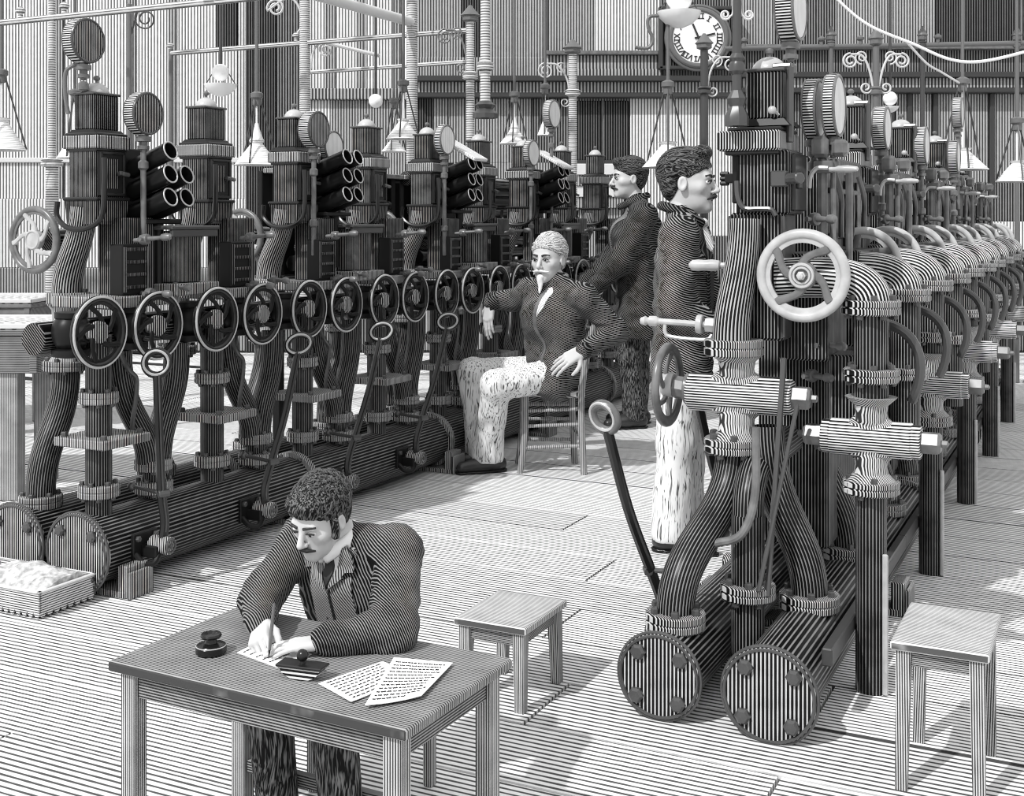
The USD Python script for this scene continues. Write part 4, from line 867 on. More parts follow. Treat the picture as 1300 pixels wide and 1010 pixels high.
def sheet(label, pts, z, lines, name='sheet_of_paper', curl=0.0, skip=(), margin=.10, slope=0.0):
    P4 = [on_table(x, y)[:2] for x, y in pts]; c = sum(P4) / 4; o = thing(name, label, 'paper', (c[0], c[1], TZ + z))
    q = [np.array([*(p - c), 0]) for p in P4]
    n = 8; G = np.array([[(1 - v) * ((1 - u) * q[0] + u * q[1]) + v * ((1 - u) * q[3] + u * q[2]) + [0, 0, curl * (u - .5) ** 2 * 4 * v] for u in np.linspace(0, 1, n)] for v in np.linspace(0, 1, n)]).reshape(-1, 3)
    f = quads([(a * n + b, a * n + b + 1, a * n + n + b + 1, a * n + n + b) for a in range(n - 1) for b in range(n - 1)])
    e = [a for a in range(n)] + [a * n + n - 1 for a in range(1, n)] + [n * n - 1 - a for a in range(1, n)] + [a * n for a in range(n - 2, 0, -1)]
    N = n * n; bot = G - [0, 0, .0012]; side = quads([(e[k], e[k] + N, e[(k + 1) % len(e)] + N, e[(k + 1) % len(e)]) for k in range(len(e))])
    fl_ = f if np.cross(q[1] - q[0], q[3] - q[0])[2] > 0 else f[:, ::-1]
    part(o, 'leaf', (np.vstack([G, bot]), np.vstack([fl_, fl_[:, ::-1] + N, side])), 'paper', smooth=60)
    if lines:
        r2 = random.Random(len(label)); st = []
        at = lambda u, v: (1 - v) * ((1 - u) * q[0] + u * q[1]) + v * ((1 - u) * q[3] + u * q[2]) + np.array([0, 0, curl * (u - .5) ** 2 * 4 * v + .0006])
        for k in range(lines):
            v = margin + (1 - 2 * margin) * k / max(1, lines - 1); u = .08
            end = .92 - (r2.uniform(0, .4) if k == lines - 1 else r2.uniform(0, .08))
            while u < end:
                L = r2.uniform(.03, .09)
                if (k, u) not in skip:
                    w = [at(min(u + L * s, end), v + (.012 if i % 2 else -.012) * r2.uniform(.4, 1)) for i, s in enumerate(np.linspace(0, 1, 6))]
                    st.append(tube(w, .0017, 4, flat=.3))
                u += L + .025
        part(o, 'handwriting', st, 'ink', kind='stuff', smooth=False)
    return o
sheet('sheet of paper under the writing hand of the clerk', [(301, 829), (345, 806), (396, 831), (352, 848)], .002, 6)
sheet('written sheet with a bent corner, the lower of the two right sheets', [(404, 868), (486, 840), (520, 858), (446, 894)], .002, 8, curl=.004)
sheet('written sheet overlapping another at the right of the table', [(500, 838), (575, 845), (535, 889), (463, 901)], .007, 12, curl=.003)
bl = thing('ink_blotter', 'rocker blotter with a round knob, in front of the writing hands', 'blotter', on_table(384, 860), -18)
pg = Polygon([(.045 * math.cos(a), .024 + .055 * math.sin(a) * .44) for a in np.linspace(PI, 2 * PI, 16)])
part(bl, 'rocker', extrude(pg, -.016, .016, rotx(PI / 2)), 'gauge_rim', smooth=40)
part(bl, 'plate', box((0, 0, .027), (.104, .042, .006), .002), 'black_gloss')
part(bl, 'knob', [lathe([(.006, .029), (.005, .036), (.008, .038)], seg=14), sphere((0, 0, .046), .0125, 8)], 'black_gloss')

# straw seated chair of the resting man
ch = thing('rush_chair', 'plain wooden chair under the seated man', 'chair', (.23, 6.93, 0), 0)
legs = dict(fl=(-.16, -.09), bl=(.165, -.14), br=(.13, .17), fr=(-.17, .17))
for k in ('fl', 'fr'):
    x, y = legs[k]; part(ch, 'leg', tube(curve([(x - .025, y - .01, 0), (x, y, .2), (x + .005, y, .45)], 6), np.linspace(.017, .021, 13), 8), 'chair_wood')
for k in ('bl', 'br'):
    x, y = legs[k]; part(ch, 'leg', tube(curve([(x + .005, y, 0), (x - .01, y, .42), (x + .03, y, .70), (x + .07, y, .86)], 6), .019, 8), 'chair_wood')
pq = [np.array([*legs[k], 0]) for k in ('fl', 'bl', 'br', 'fr')]
part(ch, 'seat', hull([p * 1.06 + [0, 0, z] for p in pq for z in (.435, .455)] + [p * 1.0 + [0, 0, z] for p in pq for z in (.425, .462)]), 'rush_seat', smooth=False)
for a, b, zs in ((0, 1, (.14, .26, .345)), (3, 2, (.14, .26, .345)), (0, 3, (.2, .3)), (1, 2, (.2,))):
    for z in zs: part(ch, 'rung', cyl(pq[a] + [0, 0, z], pq[b] + [0, 0, z + (.02 if (a, b) == (0, 1) else 0)], .010, seg=8), 'chair_wood')
for z, x in ((.62, .02), (.80, .055)): part(ch, 'back_slat', tube([np.array([*legs['bl'], 0]) + [x, 0, z], (np.array([*legs['bl'], 0]) + np.array([*legs['br'], 0])) / 2 + [x + .02, 0, z], np.array([*legs['br'], 0]) + [x, 0, z]], .016, 8, flat=.4), 'chair_wood')

# scalloped tray with crumpled paper, lower left
tr = thing('paper_tray', 'pale scalloped tray heaped with crumpled paper at the left edge', 'tray', (-1.66, 4.46, 0), ROT)
tw, td, tz = .62, .26, .098
rim = [(-tw, -td / 2), (.05, -td / 2), (.05, td / 2), (-tw, td / 2)]
for (x0, y0), (x1, y1), nm in ((rim[0], rim[1], 'front'), (rim[1], rim[2], 'end'), (rim[2], rim[3], 'back'), (rim[3], rim[0], 'end')):
    L = math.hypot(x1 - x0, y1 - y0); n = max(4, int(L / .030)); pts = [(0, tz), (0, .022)]
    for k in range(n):
        for s in (.25, .5, .75): pts.append(((k + s) * L / n, .022 - .020 * math.sin(s * PI)))
        pts.append(((k + 1) * L / n, .022))
    pts.append((L, tz)); e = np.array([x1 - x0, y1 - y0, 0]) / L; nrm = np.array([e[1], -e[0], 0])
    R3 = np.stack([e, [0, 0, 1.], nrm], 1)
    part(tr, 'side_board', extrude(Polygon(pts), -.008, .0, R3, (x0, y0, .002)), 'tray_side', smooth=False)
part(tr, 'bottom', box((-tw / 2 + .025, 0, .03), (tw + .02, td - .02, .012), .002), 'tray_side')
part(tr, 'rim', [box(((a[0] + b[0]) / 2, (a[1] + b[1]) / 2, tz), (abs(a[0] - b[0]) + .016, abs(a[1] - b[1]) + .016, .008), .002) for a, b in zip(rim, rim[1:] + rim[:1])], 'pale_paint')
gx, gy = np.meshgrid(np.linspace(-tw + .01, .04, 44), np.linspace(-td / 2 + .01, td / 2 - .01, 20), indexing='ij')
pp = np.stack([gx * 14, gy * 14, 0 * gx], -1).reshape(-1, 3)
hz = .055 + .085 * (np.clip(1 - ((gx + .12) / .32) ** 2, 0, 1) * np.clip(1 - (gy / .14) ** 2, 0, 1)).ravel() + .03 * np.abs(meshkit.fbm(pp, 3, 5) - .5) * 2
hv = np.stack([gx.ravel(), gy.ravel(), hz], 1); hf = quads([(i * 20 + j, i * 20 + 20 + j, i * 20 + 21 + j, i * 20 + j + 1) for i in range(43) for j in range(19)])
low = hv.copy(); low[:, 2] = .037; e = [i * 20 for i in range(44)] + [43 * 20 + j for j in range(1, 20)] + [i * 20 + 19 for i in range(42, -1, -1)] + [j for j in range(18, 0, -1)]
N = len(hv); sd = quads([(e[(k + 1) % len(e)], e[k], e[k] + N, e[(k + 1) % len(e)] + N)[::-1] for k in range(len(e))])
heap = single('crumpled_paper', move((np.vstack([hv, low]), np.vstack([hf, hf[:, ::-1] + N, sd])), (-1.66, 4.46, .0), rotz(math.radians(ROT))), 'crumpled', 'heap of pale crumpled paper inside the scalloped tray', 'paper', kind='stuff', smooth=20)

# dark benches at the left edge, behind the machines
def bench(label, loc, w, d, h):
    bn = thing('work_bench', label, 'bench', loc)
    part(bn, 'top_board', box((-w / 2, d / 2, h - .02), (w, d, .03), .004), 'table_side')
    for k in range(5): part(bn, 'slat', box((-w / 2, (k + .5) * d / 5, h + .001), (w - .02, d / 5 - .012, .014), .003), 'plank_c')
    part(bn, 'top_rim', [box((-w / 2, y, h + .012), (w, .025, .025), .004) for y in (.012, d - .012)] + [box((-.012, d / 2, h + .012), (.025, d, .025), .004)], 'pale_paint')
    part(bn, 'apron', [box((-w / 2, y, h - .13), (w, .04, .19), .004) for y in (.03, d - .03)] + [box((-.03, d / 2, h - .13), (.04, d, .19), .004)], 'table_side')
    for y in (.08, d - .08):
        for x in (-.17, -w + .1): part(bn, 'leg', box((x, y, (h - .2) / 2), (.10, .10, h - .2), .005), 'stool_leg')
bench('dark wooden bench with a pale slatted top at the left edge, nearer one', (-2.37, 6.12, 0), 1.3, .62, .87)
bench('second bench at the left edge, farther from the viewer', (-3.15, 8.0, 0), 1.2, .7, .87)

# ---------------------------------------------------------------- people
class SDF:
    """smooth union of tapered capsules and ellipsoids"""
    def __init__(self, items, k=.03): self.items, self.k = items, k
    def __call__(self, P):
        d = None
        for it in self.items:
            if it[0] == 'c':
                a, b, ra, rb = np.asarray(it[1], float), np.asarray(it[2], float), it[3], it[4]
                ab = b - a; h = np.clip(((P - a) @ ab) / max(ab @ ab, 1e-9), 0, 1)
                e = np.linalg.norm(P - a - h[:, None] * ab, axis=1) - (ra + (rb - ra) * h)
            else:
                c, r = np.asarray(it[1], float), np.asarray(it[2], float); Q = P - c
                if len(it) > 3 and it[3] is not None: Q = Q @ it[3]
                k0 = np.linalg.norm(Q / r, axis=1); k1 = np.linalg.norm(Q / (r * r), axis=1) + 1e-9; e = k0 * (k0 - 1) / k1
            k = (it[5] if len(it) > 5 else self.k) if it[0] == 'c' else (it[4] if len(it) > 4 else self.k)
            if it[0] == 'e' and len(it) > 5 and it[5] == 'cut':
                q = np.clip(.5 - .5 * (d + e) / k, 0, 1); d = d * (1 - q) - e * q + k * q * (1 - q); continue
            if d is None: d = e
            else:
                q = np.clip(.5 + .5 * (e - d) / k, 0, 1); d = e * (1 - q) + d * q - k * q * (1 - q)
        return d
    def bounds(self, m=.05):
        lo, hi = [], []
        for it in self.items:
            if it[0] == 'c':
                for p, r in ((it[1], it[3]), (it[2], it[4])): lo.append(np.asarray(p, float) - r); hi.append(np.asarray(p, float) + r)
            else: r = max(it[2]); lo.append(np.asarray(it[1], float) - r); hi.append(np.asarray(it[1], float) + r)
        return np.min(lo, 0) - m, np.max(hi, 0) + m
def nets(f, lo, hi, h):
    lo = np.asarray(lo, float); n = np.ceil((np.asarray(hi) - lo) / h).astype(int) + 1
    ax = [lo[i] + h * np.arange(n[i]) for i in range(3)]
    P = np.stack(np.meshgrid(*ax, indexing='ij'), -1).reshape(-1, 3); Fv = np.asarray(f(P)).reshape(n)
    m = n - 1; acc = np.zeros((*m, 3)); cnt = np.zeros(m)
    sl = lambda o: tuple(slice(o[i], o[i] + m[i]) for i in range(3))
    for a in range(3):
        b, c = (a + 1) % 3, (a + 2) % 3
        for ob in (0, 1):
            for oc in (0, 1):
                o0 = [0, 0, 0]; o0[b] = ob; o0[c] = oc; o1 = list(o0); o1[a] = 1
                f0, f1 = Fv[sl(o0)], Fv[sl(o1)]; x = (f0 < 0) != (f1 < 0); t = np.where(x, f0 / np.where(x, f0 - f1, 1), 0)
                w = np.zeros((*m, 3)); w[..., b] = ob; w[..., c] = oc; w[..., a] = t
                acc += w * x[..., None]; cnt += x
    on = cnt > 0; idx = -np.ones(m, int); idx[on] = np.arange(on.sum())
    I = np.argwhere(on); V_ = lo + h * (I + acc[on] / cnt[on][:, None]); Q = []
    for a in range(3):
        b, c = (a + 1) % 3, (a + 2) % 3
        s0 = [slice(1, -1)] * 3; s1 = [slice(1, -1)] * 3; s0[a] = slice(0, -1); s1[a] = slice(1, None)
        f0, f1 = Fv[tuple(s0)], Fv[tuple(s1)]; x = np.argwhere((f0 < 0) != (f1 < 0)); neg = (f0 < 0)[tuple(x.T)]
        base = x.copy(); base[:, b] += 1; base[:, c] += 1
        def at(db, dc):
            q = base.copy(); q[:, b] += db; q[:, c] += dc; return idx[tuple(q.T)]
        qd = np.stack([at(-1, -1), at(0, -1), at(0, 0), at(-1, 0)], 1); qd[~neg] = qd[~neg][:, ::-1]; Q.append(qd)
    return V_, quads(np.vstack(Q))
def solid(items, h, k=.03, fold=None, cut=None):
    s = items if isinstance(items, SDF) else SDF(items, k); lo, hi = s.bounds()
    f = s if cut is None else (lambda P: np.maximum(s(P), cut(P)))
    v, q = nets(f, lo, hi, h)
    if fold:
        amp, fr, seed = fold; m = trimesh.Trimesh(v, q, process=False); nn = np.array(m.vertex_normals)
        v = v + nn * (amp * (2 * meshkit.fbm(v * np.asarray(fr), 2, seed) - 1))[:, None]
    return v, q
def basis(f, up=(0, 0, 1)):
    f = unit(f); r = unit(np.cross(f, up)); return np.stack([r, f, np.cross(r, f)], 1)     # columns: right, forward, up
def face_items(nose=1.0):
    I = [('e', (0, -.012, .035), (.077, .097, .086)), ('e', (0, .022, -.03), (.063, .066, .085)), ('e', (0, .040, -.082), (.042, .043, .034)), ('c', (-.008, .072, -.101), (.008, .072, -.101), .015, .015, .02)]
    I += [('c', (s * .046, .052, -.022), (s * .05, .02, -.02), .020, .018, .02) for s in (-1, 1)]
    I += [('c', (-.036, .076, .020), (.036, .076, .020), .0105, .0105, .014)]
    I += [('e', (s * .031, .104, .001), (.017, .020, .012), None, .012, 'cut') for s in (-1, 1)]
    I += [('c', (0, .084, .012), (0, .110 * nose, -.032), .0075, .0115, .010)] + [('c', (s * .011, .096, -.037), (s * .007, .102, -.037), .0075, .007, .006) for s in (-1, 1)]
    I += [('c', (-.019, .083, -.066), (.019, .083, -.066), .0055, .0055, .006), ('c', (-.014, .083, -.074), (.014, .083, -.074), .006, .006, .006)]
    I += [('e', (s * .080, -.008, -.008), (.008, .019, .031), None, .006) for s in (-1, 1)] + [('e', (s * .087, -.006, -.006), (.006, .010, .018), None, .004, 'cut') for s in (-1, 1)]
    return I
def hand_items(curl=(.25, .35, .3), spread=.06, thumb=(.75, .62, -.25), side=1, curls=None):
    """canonical hand: wrist at the origin, fingers along +y, back of the hand +z, thumb towards +x * side"""
    I = []
    for x, L in ((.026, .088), (.008, .094), (-.010, .090), (-.026, .080)):
        I.append(('c', (side * x * .7, .0, 0), (side * x, L * .98, .002), .0155, .0115, .012))
    fingers = ((.027, .088, (.044, .026, .021), .0088, 1.2), (.009, .094, (.048, .030, .022), .009, .4), (-.010, .090, (.045, .028, .021), .0086, -.5), (-.026, .080, (.035, .021, .018), .0076, -1.6))
    for q, (x, y, Ls, r, sp) in enumerate(fingers):
        p = np.array([side * x, y, .002]); a = 0.0; cs = curls[q] if curls else curl; yaw = sp * spread
        for j, L in enumerate(Ls):
            a += cs[j]; d = np.array([side * math.sin(yaw) * math.cos(a), math.cos(yaw) * math.cos(a), -math.sin(a)]); n_ = p + d * L
            I.append(('c', p, n_, r * (1 - .09 * j), r * (.91 - .09 * j), .004)); p = n_
    p = np.array([side * .026, .024, -.004]); d = unit([side * thumb[0], thumb[1], thumb[2]]); d2 = unit(d + np.array([-side * .35, .35, -.1])); d3 = unit(d2 + np.array([-side * .25, .3, -.1]))
    for L, dd, r0, r1 in ((.042, d, .0135, .011), (.031, d2, .011, .0098), (.026, d3, .0098, .0075)):
        n_ = p + dd * L; I.append(('c', p, n_, r0, r1, .008 if r0 > .012 else .004)); p = n_
    return I
def hand_mesh(at, fingers, back, sc=1.0, h=.0034, **kw):
    """fingers: where they point; back: roughly where the back of the hand faces"""
    y = unit(fingers); z = unit(np.asarray(back, float) - y * np.dot(back, y)); x = np.cross(y, z)
    m = solid(hand_items(**kw), h, .008); return move(m, at, np.stack([x, y, z], 1), s=sc)
def person(label, loc, sp):
    o = thing('person', label, 'person', loc)
    sc = sp['head_scale']; hc = np.asarray(sp['head'], float); R = basis(sp['face'], sp.get('head_up', (0, 0, 1)))
    W = lambda p: hc + R @ (np.asarray(p, float) * sc)
    hd = move(solid(face_items() + [('c', (0, -.022, -.05), (0, -.03, -.12), .050, .050, .03)], .0042, .03), hc, R, s=sc)
    J_ = sp['j']; N = np.asarray(J_['neck'], float)
    trunk = [('c', W((0, -.022, -.06)), N, .050 * sc, .056 * sc), ('c', N, J_['chest'], .05 * sc, .075 * sc), ('c', J_['chest'], J_['pelvis'], .075 * sc, .075 * sc)]
    for s in 'LR':
        trunk += [('c', N, J_['sh' + s], .04 * sc, .045 * sc), ('c', J_['sh' + s], J_['el' + s], .042 * sc, .034 * sc), ('c', J_['el' + s], J_['wr' + s], .034 * sc, .024 * sc),
                  ('c', J_['hip' + s], J_['kn' + s], .065 * sc, .045 * sc), ('c', J_['kn' + s], J_['an' + s], .042 * sc, .03 * sc)]
    body = [hd, solid(trunk, .013 * sc, .03)]
    for kw in sp['hands']: body.append(hand_mesh(**kw))
    part(o, 'body', body, 'skin', smooth=True)
    # eyes and brows
    for s in (-1, 1):
        part(o, 'eye', move(sphere((s * .031, .0775, .000), (.0135, .0125, .0085), 8), hc, R, s=sc), 'eye_white', smooth=True)
        part(o, 'pupil', move(sphere((s * .031, .0865, -.001), (.0062, .005, .0062), 6), hc, R, s=sc), 'pupil', smooth=True)
        part(o, 'eyelid', move(tube(curve([(s * .016, .089, .001), (s * .031, .0935, .0085), (s * .046, .083, .002)], 6), .0028, 6), hc, R, s=sc), 'hair_black', smooth=True)
        part(o, 'eyebrow', move(tube(curve([(s * .012, .0895, .020), (s * .030, .0905, .0265), (s * .050, .074, .0225)], 6), np.linspace(.0055, .003, 13), 8), hc, R, s=sc), sp.get('brow', 'hair_black'), smooth=True)
    part(o, 'mouth_line', move(tube(curve([(-.020, .0835, -.070), (0, .0905, -.0695), (.020, .0835, -.070)], 6), .0022, 6), hc, R, s=sc), 'hair_black', smooth=True)
    # hair
    hr = sp['hair']; e = hr.get('thick', .012)
    S = SDF([('e', (0, -.022, .043), (.0785 + e * .75, .097 + e, .085 + e))] + [('e', (0, -.058, -.022), (.064, .050, .056), None, .03)] + [('e', p, r, None, .02) for p, r in hr.get('bumps', ())], .03)
    a, b = hr.get('line', (.78, .004))
    ear = lambda P: .027 - np.linalg.norm((P - [0, -.006, -.008])[:, 1:] , axis=1)
    def cut(P): return np.maximum((np.where(P[:, 1] > -.012, a, 1.5) * (P[:, 1] + .012) - .012 * a - P[:, 2] + b) / math.hypot(a, 1), np.where(P[:, 2] < .02, ear(P), -1))
    lo, hi = S.bounds(.02); v, q = nets(lambda P: np.maximum(S(P), cut(P)), lo, hi, .005)
    nv = np.array(trimesh.Trimesh(v, q, process=False).vertex_normals)
    v = v + nv * (hr.get('rough', .006) * .6 * (2 * meshkit.fbm(v * np.array([45, 45, 22]), 3, hr.get('seed', 1)) - 1))[:, None]
    part(o, 'hair', move((v, q), hc, R, s=sc), hr['mat'], smooth=True)
    # combed locks: thin tapering strands that follow the skull from the forehead back, or from the crown down
    r3 = np.random.default_rng(hr.get('seed', 1)); c0 = np.array([0, -.022, .043]); rad = np.array([.0785 + e * .75, .097 + e, .085 + e]) * 1.0; locks = []
    for _ in range(hr.get('locks', 260)):
        u = unit(r3.normal(size=3)); p = c0 + u * rad
        if a * p[1] - p[2] + b > -.004 or (p[2] < .03 and abs(p[1] + .006) < .03): continue
        path = [p]
        for k in range(7):
            q = path[-1]; nrm = unit((q - c0) / rad ** 2)
            d = np.array([0, -1, -.25]) if hr.get('comb', 'back') == 'back' else (q - np.array([.02, -.05, .13])) + np.array([.02, .02, 0])
            d = unit(d + r3.normal(size=3) * .25); d = unit(d - nrm * d.dot(nrm)); q = q + d * .0085; q = c0 + (q - c0) / np.sqrt((((q - c0) / rad) ** 2).sum())
            if a * q[1] - q[2] + b > .006 or (q[2] < .02 and abs(q[1] + .006) < .028): break
            path.append(q)
        if len(path) < 3: continue
        path = np.array(path) + np.array([unit((q - c0) / rad ** 2) for q in path]) * .0015
        locks.append(tube(path, [.0012, .0034, .0034, .0008], 5))
    part(o, 'hair_locks', [move(m, hc, R, s=sc) for m in locks], hr.get('lock', 'hair_lock'), smooth=True, kind='stuff')
    if 'sideburn' in hr:
        part(o, 'sideburns', [move(tube(curve([(s * .077, .020, .03), (s * .079, .024, -.01), (s * .073, .032, -.045)], 5), [.006] + [.011] * 9 + [.004], 8, flat=1.6), hc, R, s=sc) for s in (-1, 1)], hr['mat'], smooth=True)
    mu = sp['moustache']; w, dr = mu.get('w', .036), mu.get('droop', -.066)
    part(o, 'moustache', [move(tube(curve([(0, .099, -.052), (s * .012, .1005, -.054), (s * w * .75, .093, -.059), (s * w * 1.1, .080, dr)], 6), [.006] + list(np.linspace(.0095, .0035, 18)), 8), hc, R, s=sc) for s in (-1, 1)], mu['mat'], smooth=True)
    if 'goatee' in sp:
        part(o, 'goatee', move(solid([('c', (0, .086, -.090), (0, .098, -.165), .019, .006)], .004, .01, (.004, (60, 60, 30), 3)), hc, R, s=sc), sp['goatee'], smooth=True)
    return o, W, R
def drape(sdf, c, R, pts, th, lift=.001, step=.012):
    """a flat piece of cloth given by outline pts (right, up) in the frame R about c, laid on the garment's front"""
    m = trimesh.creation.extrude_polygon(Polygon(pts), th); v, f = trimesh.remesh.subdivide_to_size(np.array(m.vertices), np.array(m.faces), step, max_iter=8)
    base = np.asarray(c, float) + v[:, :1] * R[:, 0] + v[:, 1:2] * R[:, 2]; d = np.full(len(v), .22)
    for _ in range(40): d = d - np.clip(sdf(base + d[:, None] * R[:, 1]), -.01, .05) * .8
    out = base + (d + lift + v[:, 2] - th * .2)[:, None] * R[:, 1]
    return out, f
def shoe(o, an, toe, sc=1.0):
    a = np.asarray(an, float); t = unit(np.array([toe[0], toe[1], 0])); z0 = .0
    up = np.array([0, 0, 1.])
    p = lambda f, z: np.array([a[0], a[1], 0]) + t * f * sc + up * z * sc
    m = solid([('c', p(-.045, .042), p(.06, .045), .040 * sc, .040 * sc), ('c', p(.06, .042), p(.17, .034), .042 * sc, .030 * sc), ('c', p(-.02, .05), p(0, .11), .040 * sc, .042 * sc)], .007 * sc, .025, cut=lambda P: .004 - P[:, 2])
    s = part(o, 'shoe', m, 'shoe', smooth=True)
    part(s, 'sole', move(solid([('c', p(-.05, .006), p(.06, .006), .040 * sc, .041 * sc), ('c', p(.06, .006), p(.175, .006), .042 * sc, .032 * sc)], .008 * sc, .02, cut=lambda P: np.maximum(P[:, 2] - .014, .0015 - P[:, 2])), (0, 0, 0)), 'black_gloss', smooth=True)
def sleeve(j, s, r=(.064, .056, .046), sc=1.0, cuff=.03):
    a, b, c = (np.asarray(j[k + s], float) for k in ('sh', 'el', 'wr')); d = unit(c - b)
    return [('c', a, b, r[0] * sc, r[1] * sc), ('c', b, c - d * .005, r[1] * sc, r[2] * sc)]

# ---- seated man with goatee on the rush chair
j = dict(neck=(.045, -.02, 1.065), chest=(.03, 0, .86), pelvis=(.06, .02, .56), shL=(.20, -.16, .985), shR=(-.10, .11, 1.0), elL=(.385, -.10, .79), elR=(-.19, .20, .945), wrL=(.185, -.26, .70), wrR=(-.315, .17, .945),
         hipL=(.03, -.07, .54), hipR=(.03, .11, .54), knL=(-.285, -.20, .51), knR=(-.43, .12, .535), anL=(-.33, -.06, .09), anR=(-.38, .13, .09))
sp = dict(head=(.005, -.02, 1.195), head_scale=1.10, face=(-.50, -.87, -.04), j=j,
          hands=[dict(at=(-.325, .165, .935), fingers=(-.12, -.04, -1), back=(-.75, -.66, .1), sc=1.12, side=1, curl=(.15, .2, .15), spread=.05),
                 dict(at=(.18, -.265, .70), fingers=(-.80, -.30, -.42), back=(-.15, -.80, .50), sc=1.10, side=-1, curl=(.25, .3, .25))],
          hair=dict(mat='hair_grey', lock='hair_lock_grey', thick=.011, line=(.62, .008), rough=.007, seed=4), brow='hair_black', moustache=dict(mat='hair_white', w=.040, droop=-.060), goatee='hair_white')
man, W, R = person('grey haired person with goatee sitting on the wooden chair, one arm stretched to the machines', (.20, 6.93, 0), sp)
tf = unit(np.array([-.70, -.71, 0])); lat = np.array([.71, -.70, 0])
jk = SDF([('c', np.array(j['chest']) + lat * .085, np.array(j['pelvis']) + lat * .07, .118, .118), ('c', np.array(j['chest']) - lat * .085, np.array(j['pelvis']) - lat * .07, .118, .118), ('e', np.array(j['chest']) + [0, 0, .02], (.18, .18, .17)),
          ('c', j['shL'], j['shR'], .068, .068), ('c', j['neck'], j['shL'], .062, .06), ('c', j['neck'], j['shR'], .062, .06),
          ('c', (.06, -.06, .58), (.03, -.12, .50), .12, .10), ('c', (.06, .08, .56), (.02, .1, .52), .12, .10)] + sleeve(j, 'L', (.072, .066, .048), 1.0) + sleeve(j, 'R', (.07, .06, .056), 1.0), .035)
part(man, 'jacket', solid(jk, .0085, fold=(.011, (16, 16, 26), 2)), 'coat_seated', smooth=True)
part(man, 'cuff', [cyl(np.array(j['wrL']) - unit(np.array(j['wrL']) - np.array(j['elL'])) * .035, np.array(j['wrL']) + unit(np.array(j['wrL']) - np.array(j['elL'])) * .012, .050, .051, 20), cyl(np.array(j['wrR']) + [.03, .004, .0], np.array(j['wrR']) + [-.025, -.002, -.012], .061, .058, 20)], 'coat_black', smooth=40)
part(man, 'collar', tube(curve([np.array(j['neck']) + tf * .075 - lat * .02 + [0, 0, -.01], np.array(j['neck']) + lat * .066 + [0, 0, .022], np.array(j['neck']) - tf * .07 + [0, 0, .035], np.array(j['neck']) - lat * .066 + [0, 0, .022], np.array(j['neck']) + tf * .078 + [0, 0, -.014]], 8), .017, 8), 'lapel', smooth=True)
RB = basis(tf)
part(man, 'front_edge', drape(SDF(jk.items[:-4], jk.k), np.array(j['chest']), RB, [(-.055, .17), (-.035, .17), (-.015, -.05), (-.03, -.40), (-.05, -.40), (-.038, -.05)], .006), 'dull_steel')
part(man, 'lapel', drape(SDF(jk.items[:-4], jk.k), np.array(j['chest']), RB, [(-.05, .175), (-.045, .02), (-.075, .07), (-.085, .15), (-.07, .18)], .006), 'gauge_face_light')
part(man, 'trousers', solid([('c', j['pelvis'], j['hipL'], .11, .095), ('c', j['pelvis'], j['hipR'], .11, .095), ('c', j['hipL'], j['knL'], .095, .082), ('c', j['knL'], (-.335, -.06, .13), .078, .080), ('c', (-.335, -.06, .16), (-.335, -.065, .09), .080, .088),
                             ('c', j['hipR'], j['knR'], .095, .082), ('c', j['knR'], (-.385, .13, .13), .078, .08), ('c', (-.385, .13, .16), (-.385, .13, .09), .08, .088)], .009, .03, (.010, (22, 22, 9), 6), cut=lambda P: .055 - P[:, 2]), 'trouser_light', smooth=True)
shoe(man, (-.315, -.06, .09), (-.80, -.35), 1.05); shoe(man, (-.36, .13, .09), (-.85, -.30), 1.0)

# ---- man in the long dark coat, in profile to the left
j = dict(neck=(.035, 0, 1.535), chest=(.01, 0, 1.30), pelvis=(.05, 0, .95), shL=(.075, -.17, 1.44), shR=(.05, .17, 1.44), elL=(-.095, -.225, 1.13), elR=(-.10, .22, 1.15), wrL=(-.275, -.17, .94), wrR=(-.30, .14, .98),
         hipL=(.04, -.095, .92), hipR=(.04, .095, .92), knL=(-.02, -.10, .50), knR=(.06, .09, .50), anL=(.02, -.10, .10), anR=(.06, .10, .10))
sp = dict(head=(-.015, 0, 1.70), head_scale=1.13, face=(-.97, -.24, -.02), j=j,
          hands=[dict(at=(-.275, -.17, .94), fingers=(-.8, .2, -.5), back=(-.4, -.6, .6), sc=1.08, side=1), dict(at=(-.30, .14, .98), fingers=(-.9, .0, -.4), back=(-.2, .2, 1), sc=1.08, side=-1)],
          hair=dict(mat='hair_left', thick=.010, line=(.62, .002), rough=.010, seed=7, bumps=(((0, .06, .10), (.06, .035, .03)),)), moustache=dict(mat='hair_black', w=.032))
man, W, R = person('person in a long dark coat standing in profile behind the seated man', (.813, 8.4, 0), sp)
ct = SDF([('c', (.0, 0, 1.30), (.045, 0, .95), .15, .14), ('c', (.0, -.10, 1.30), (.05, -.09, .95), .13, .125), ('c', (.0, .10, 1.30), (.05, .09, .95), .13, .125), ('c', j['shL'], j['shR'], .085, .085), ('c', j['neck'], j['shL'], .070, .07), ('c', j['neck'], j['shR'], .070, .07), ('c', (.08, 0, 1.36), (.10, 0, 1.0), .14, .13),
          ('c', (.05, -.09, .95), (.045, -.12, .66), .13, .155), ('c', (.05, .09, .95), (.055, .12, .66), .13, .155)] + sleeve(j, 'L', (.088, .078, .058)) + sleeve(j, 'R', (.085, .075, .056)), .04)
part(man, 'coat', solid(ct, .010, fold=(.013, (12, 12, 20), 3), cut=lambda P: .615 - P[:, 2] - .04 * P[:, 0]), 'coat_black', smooth=True)
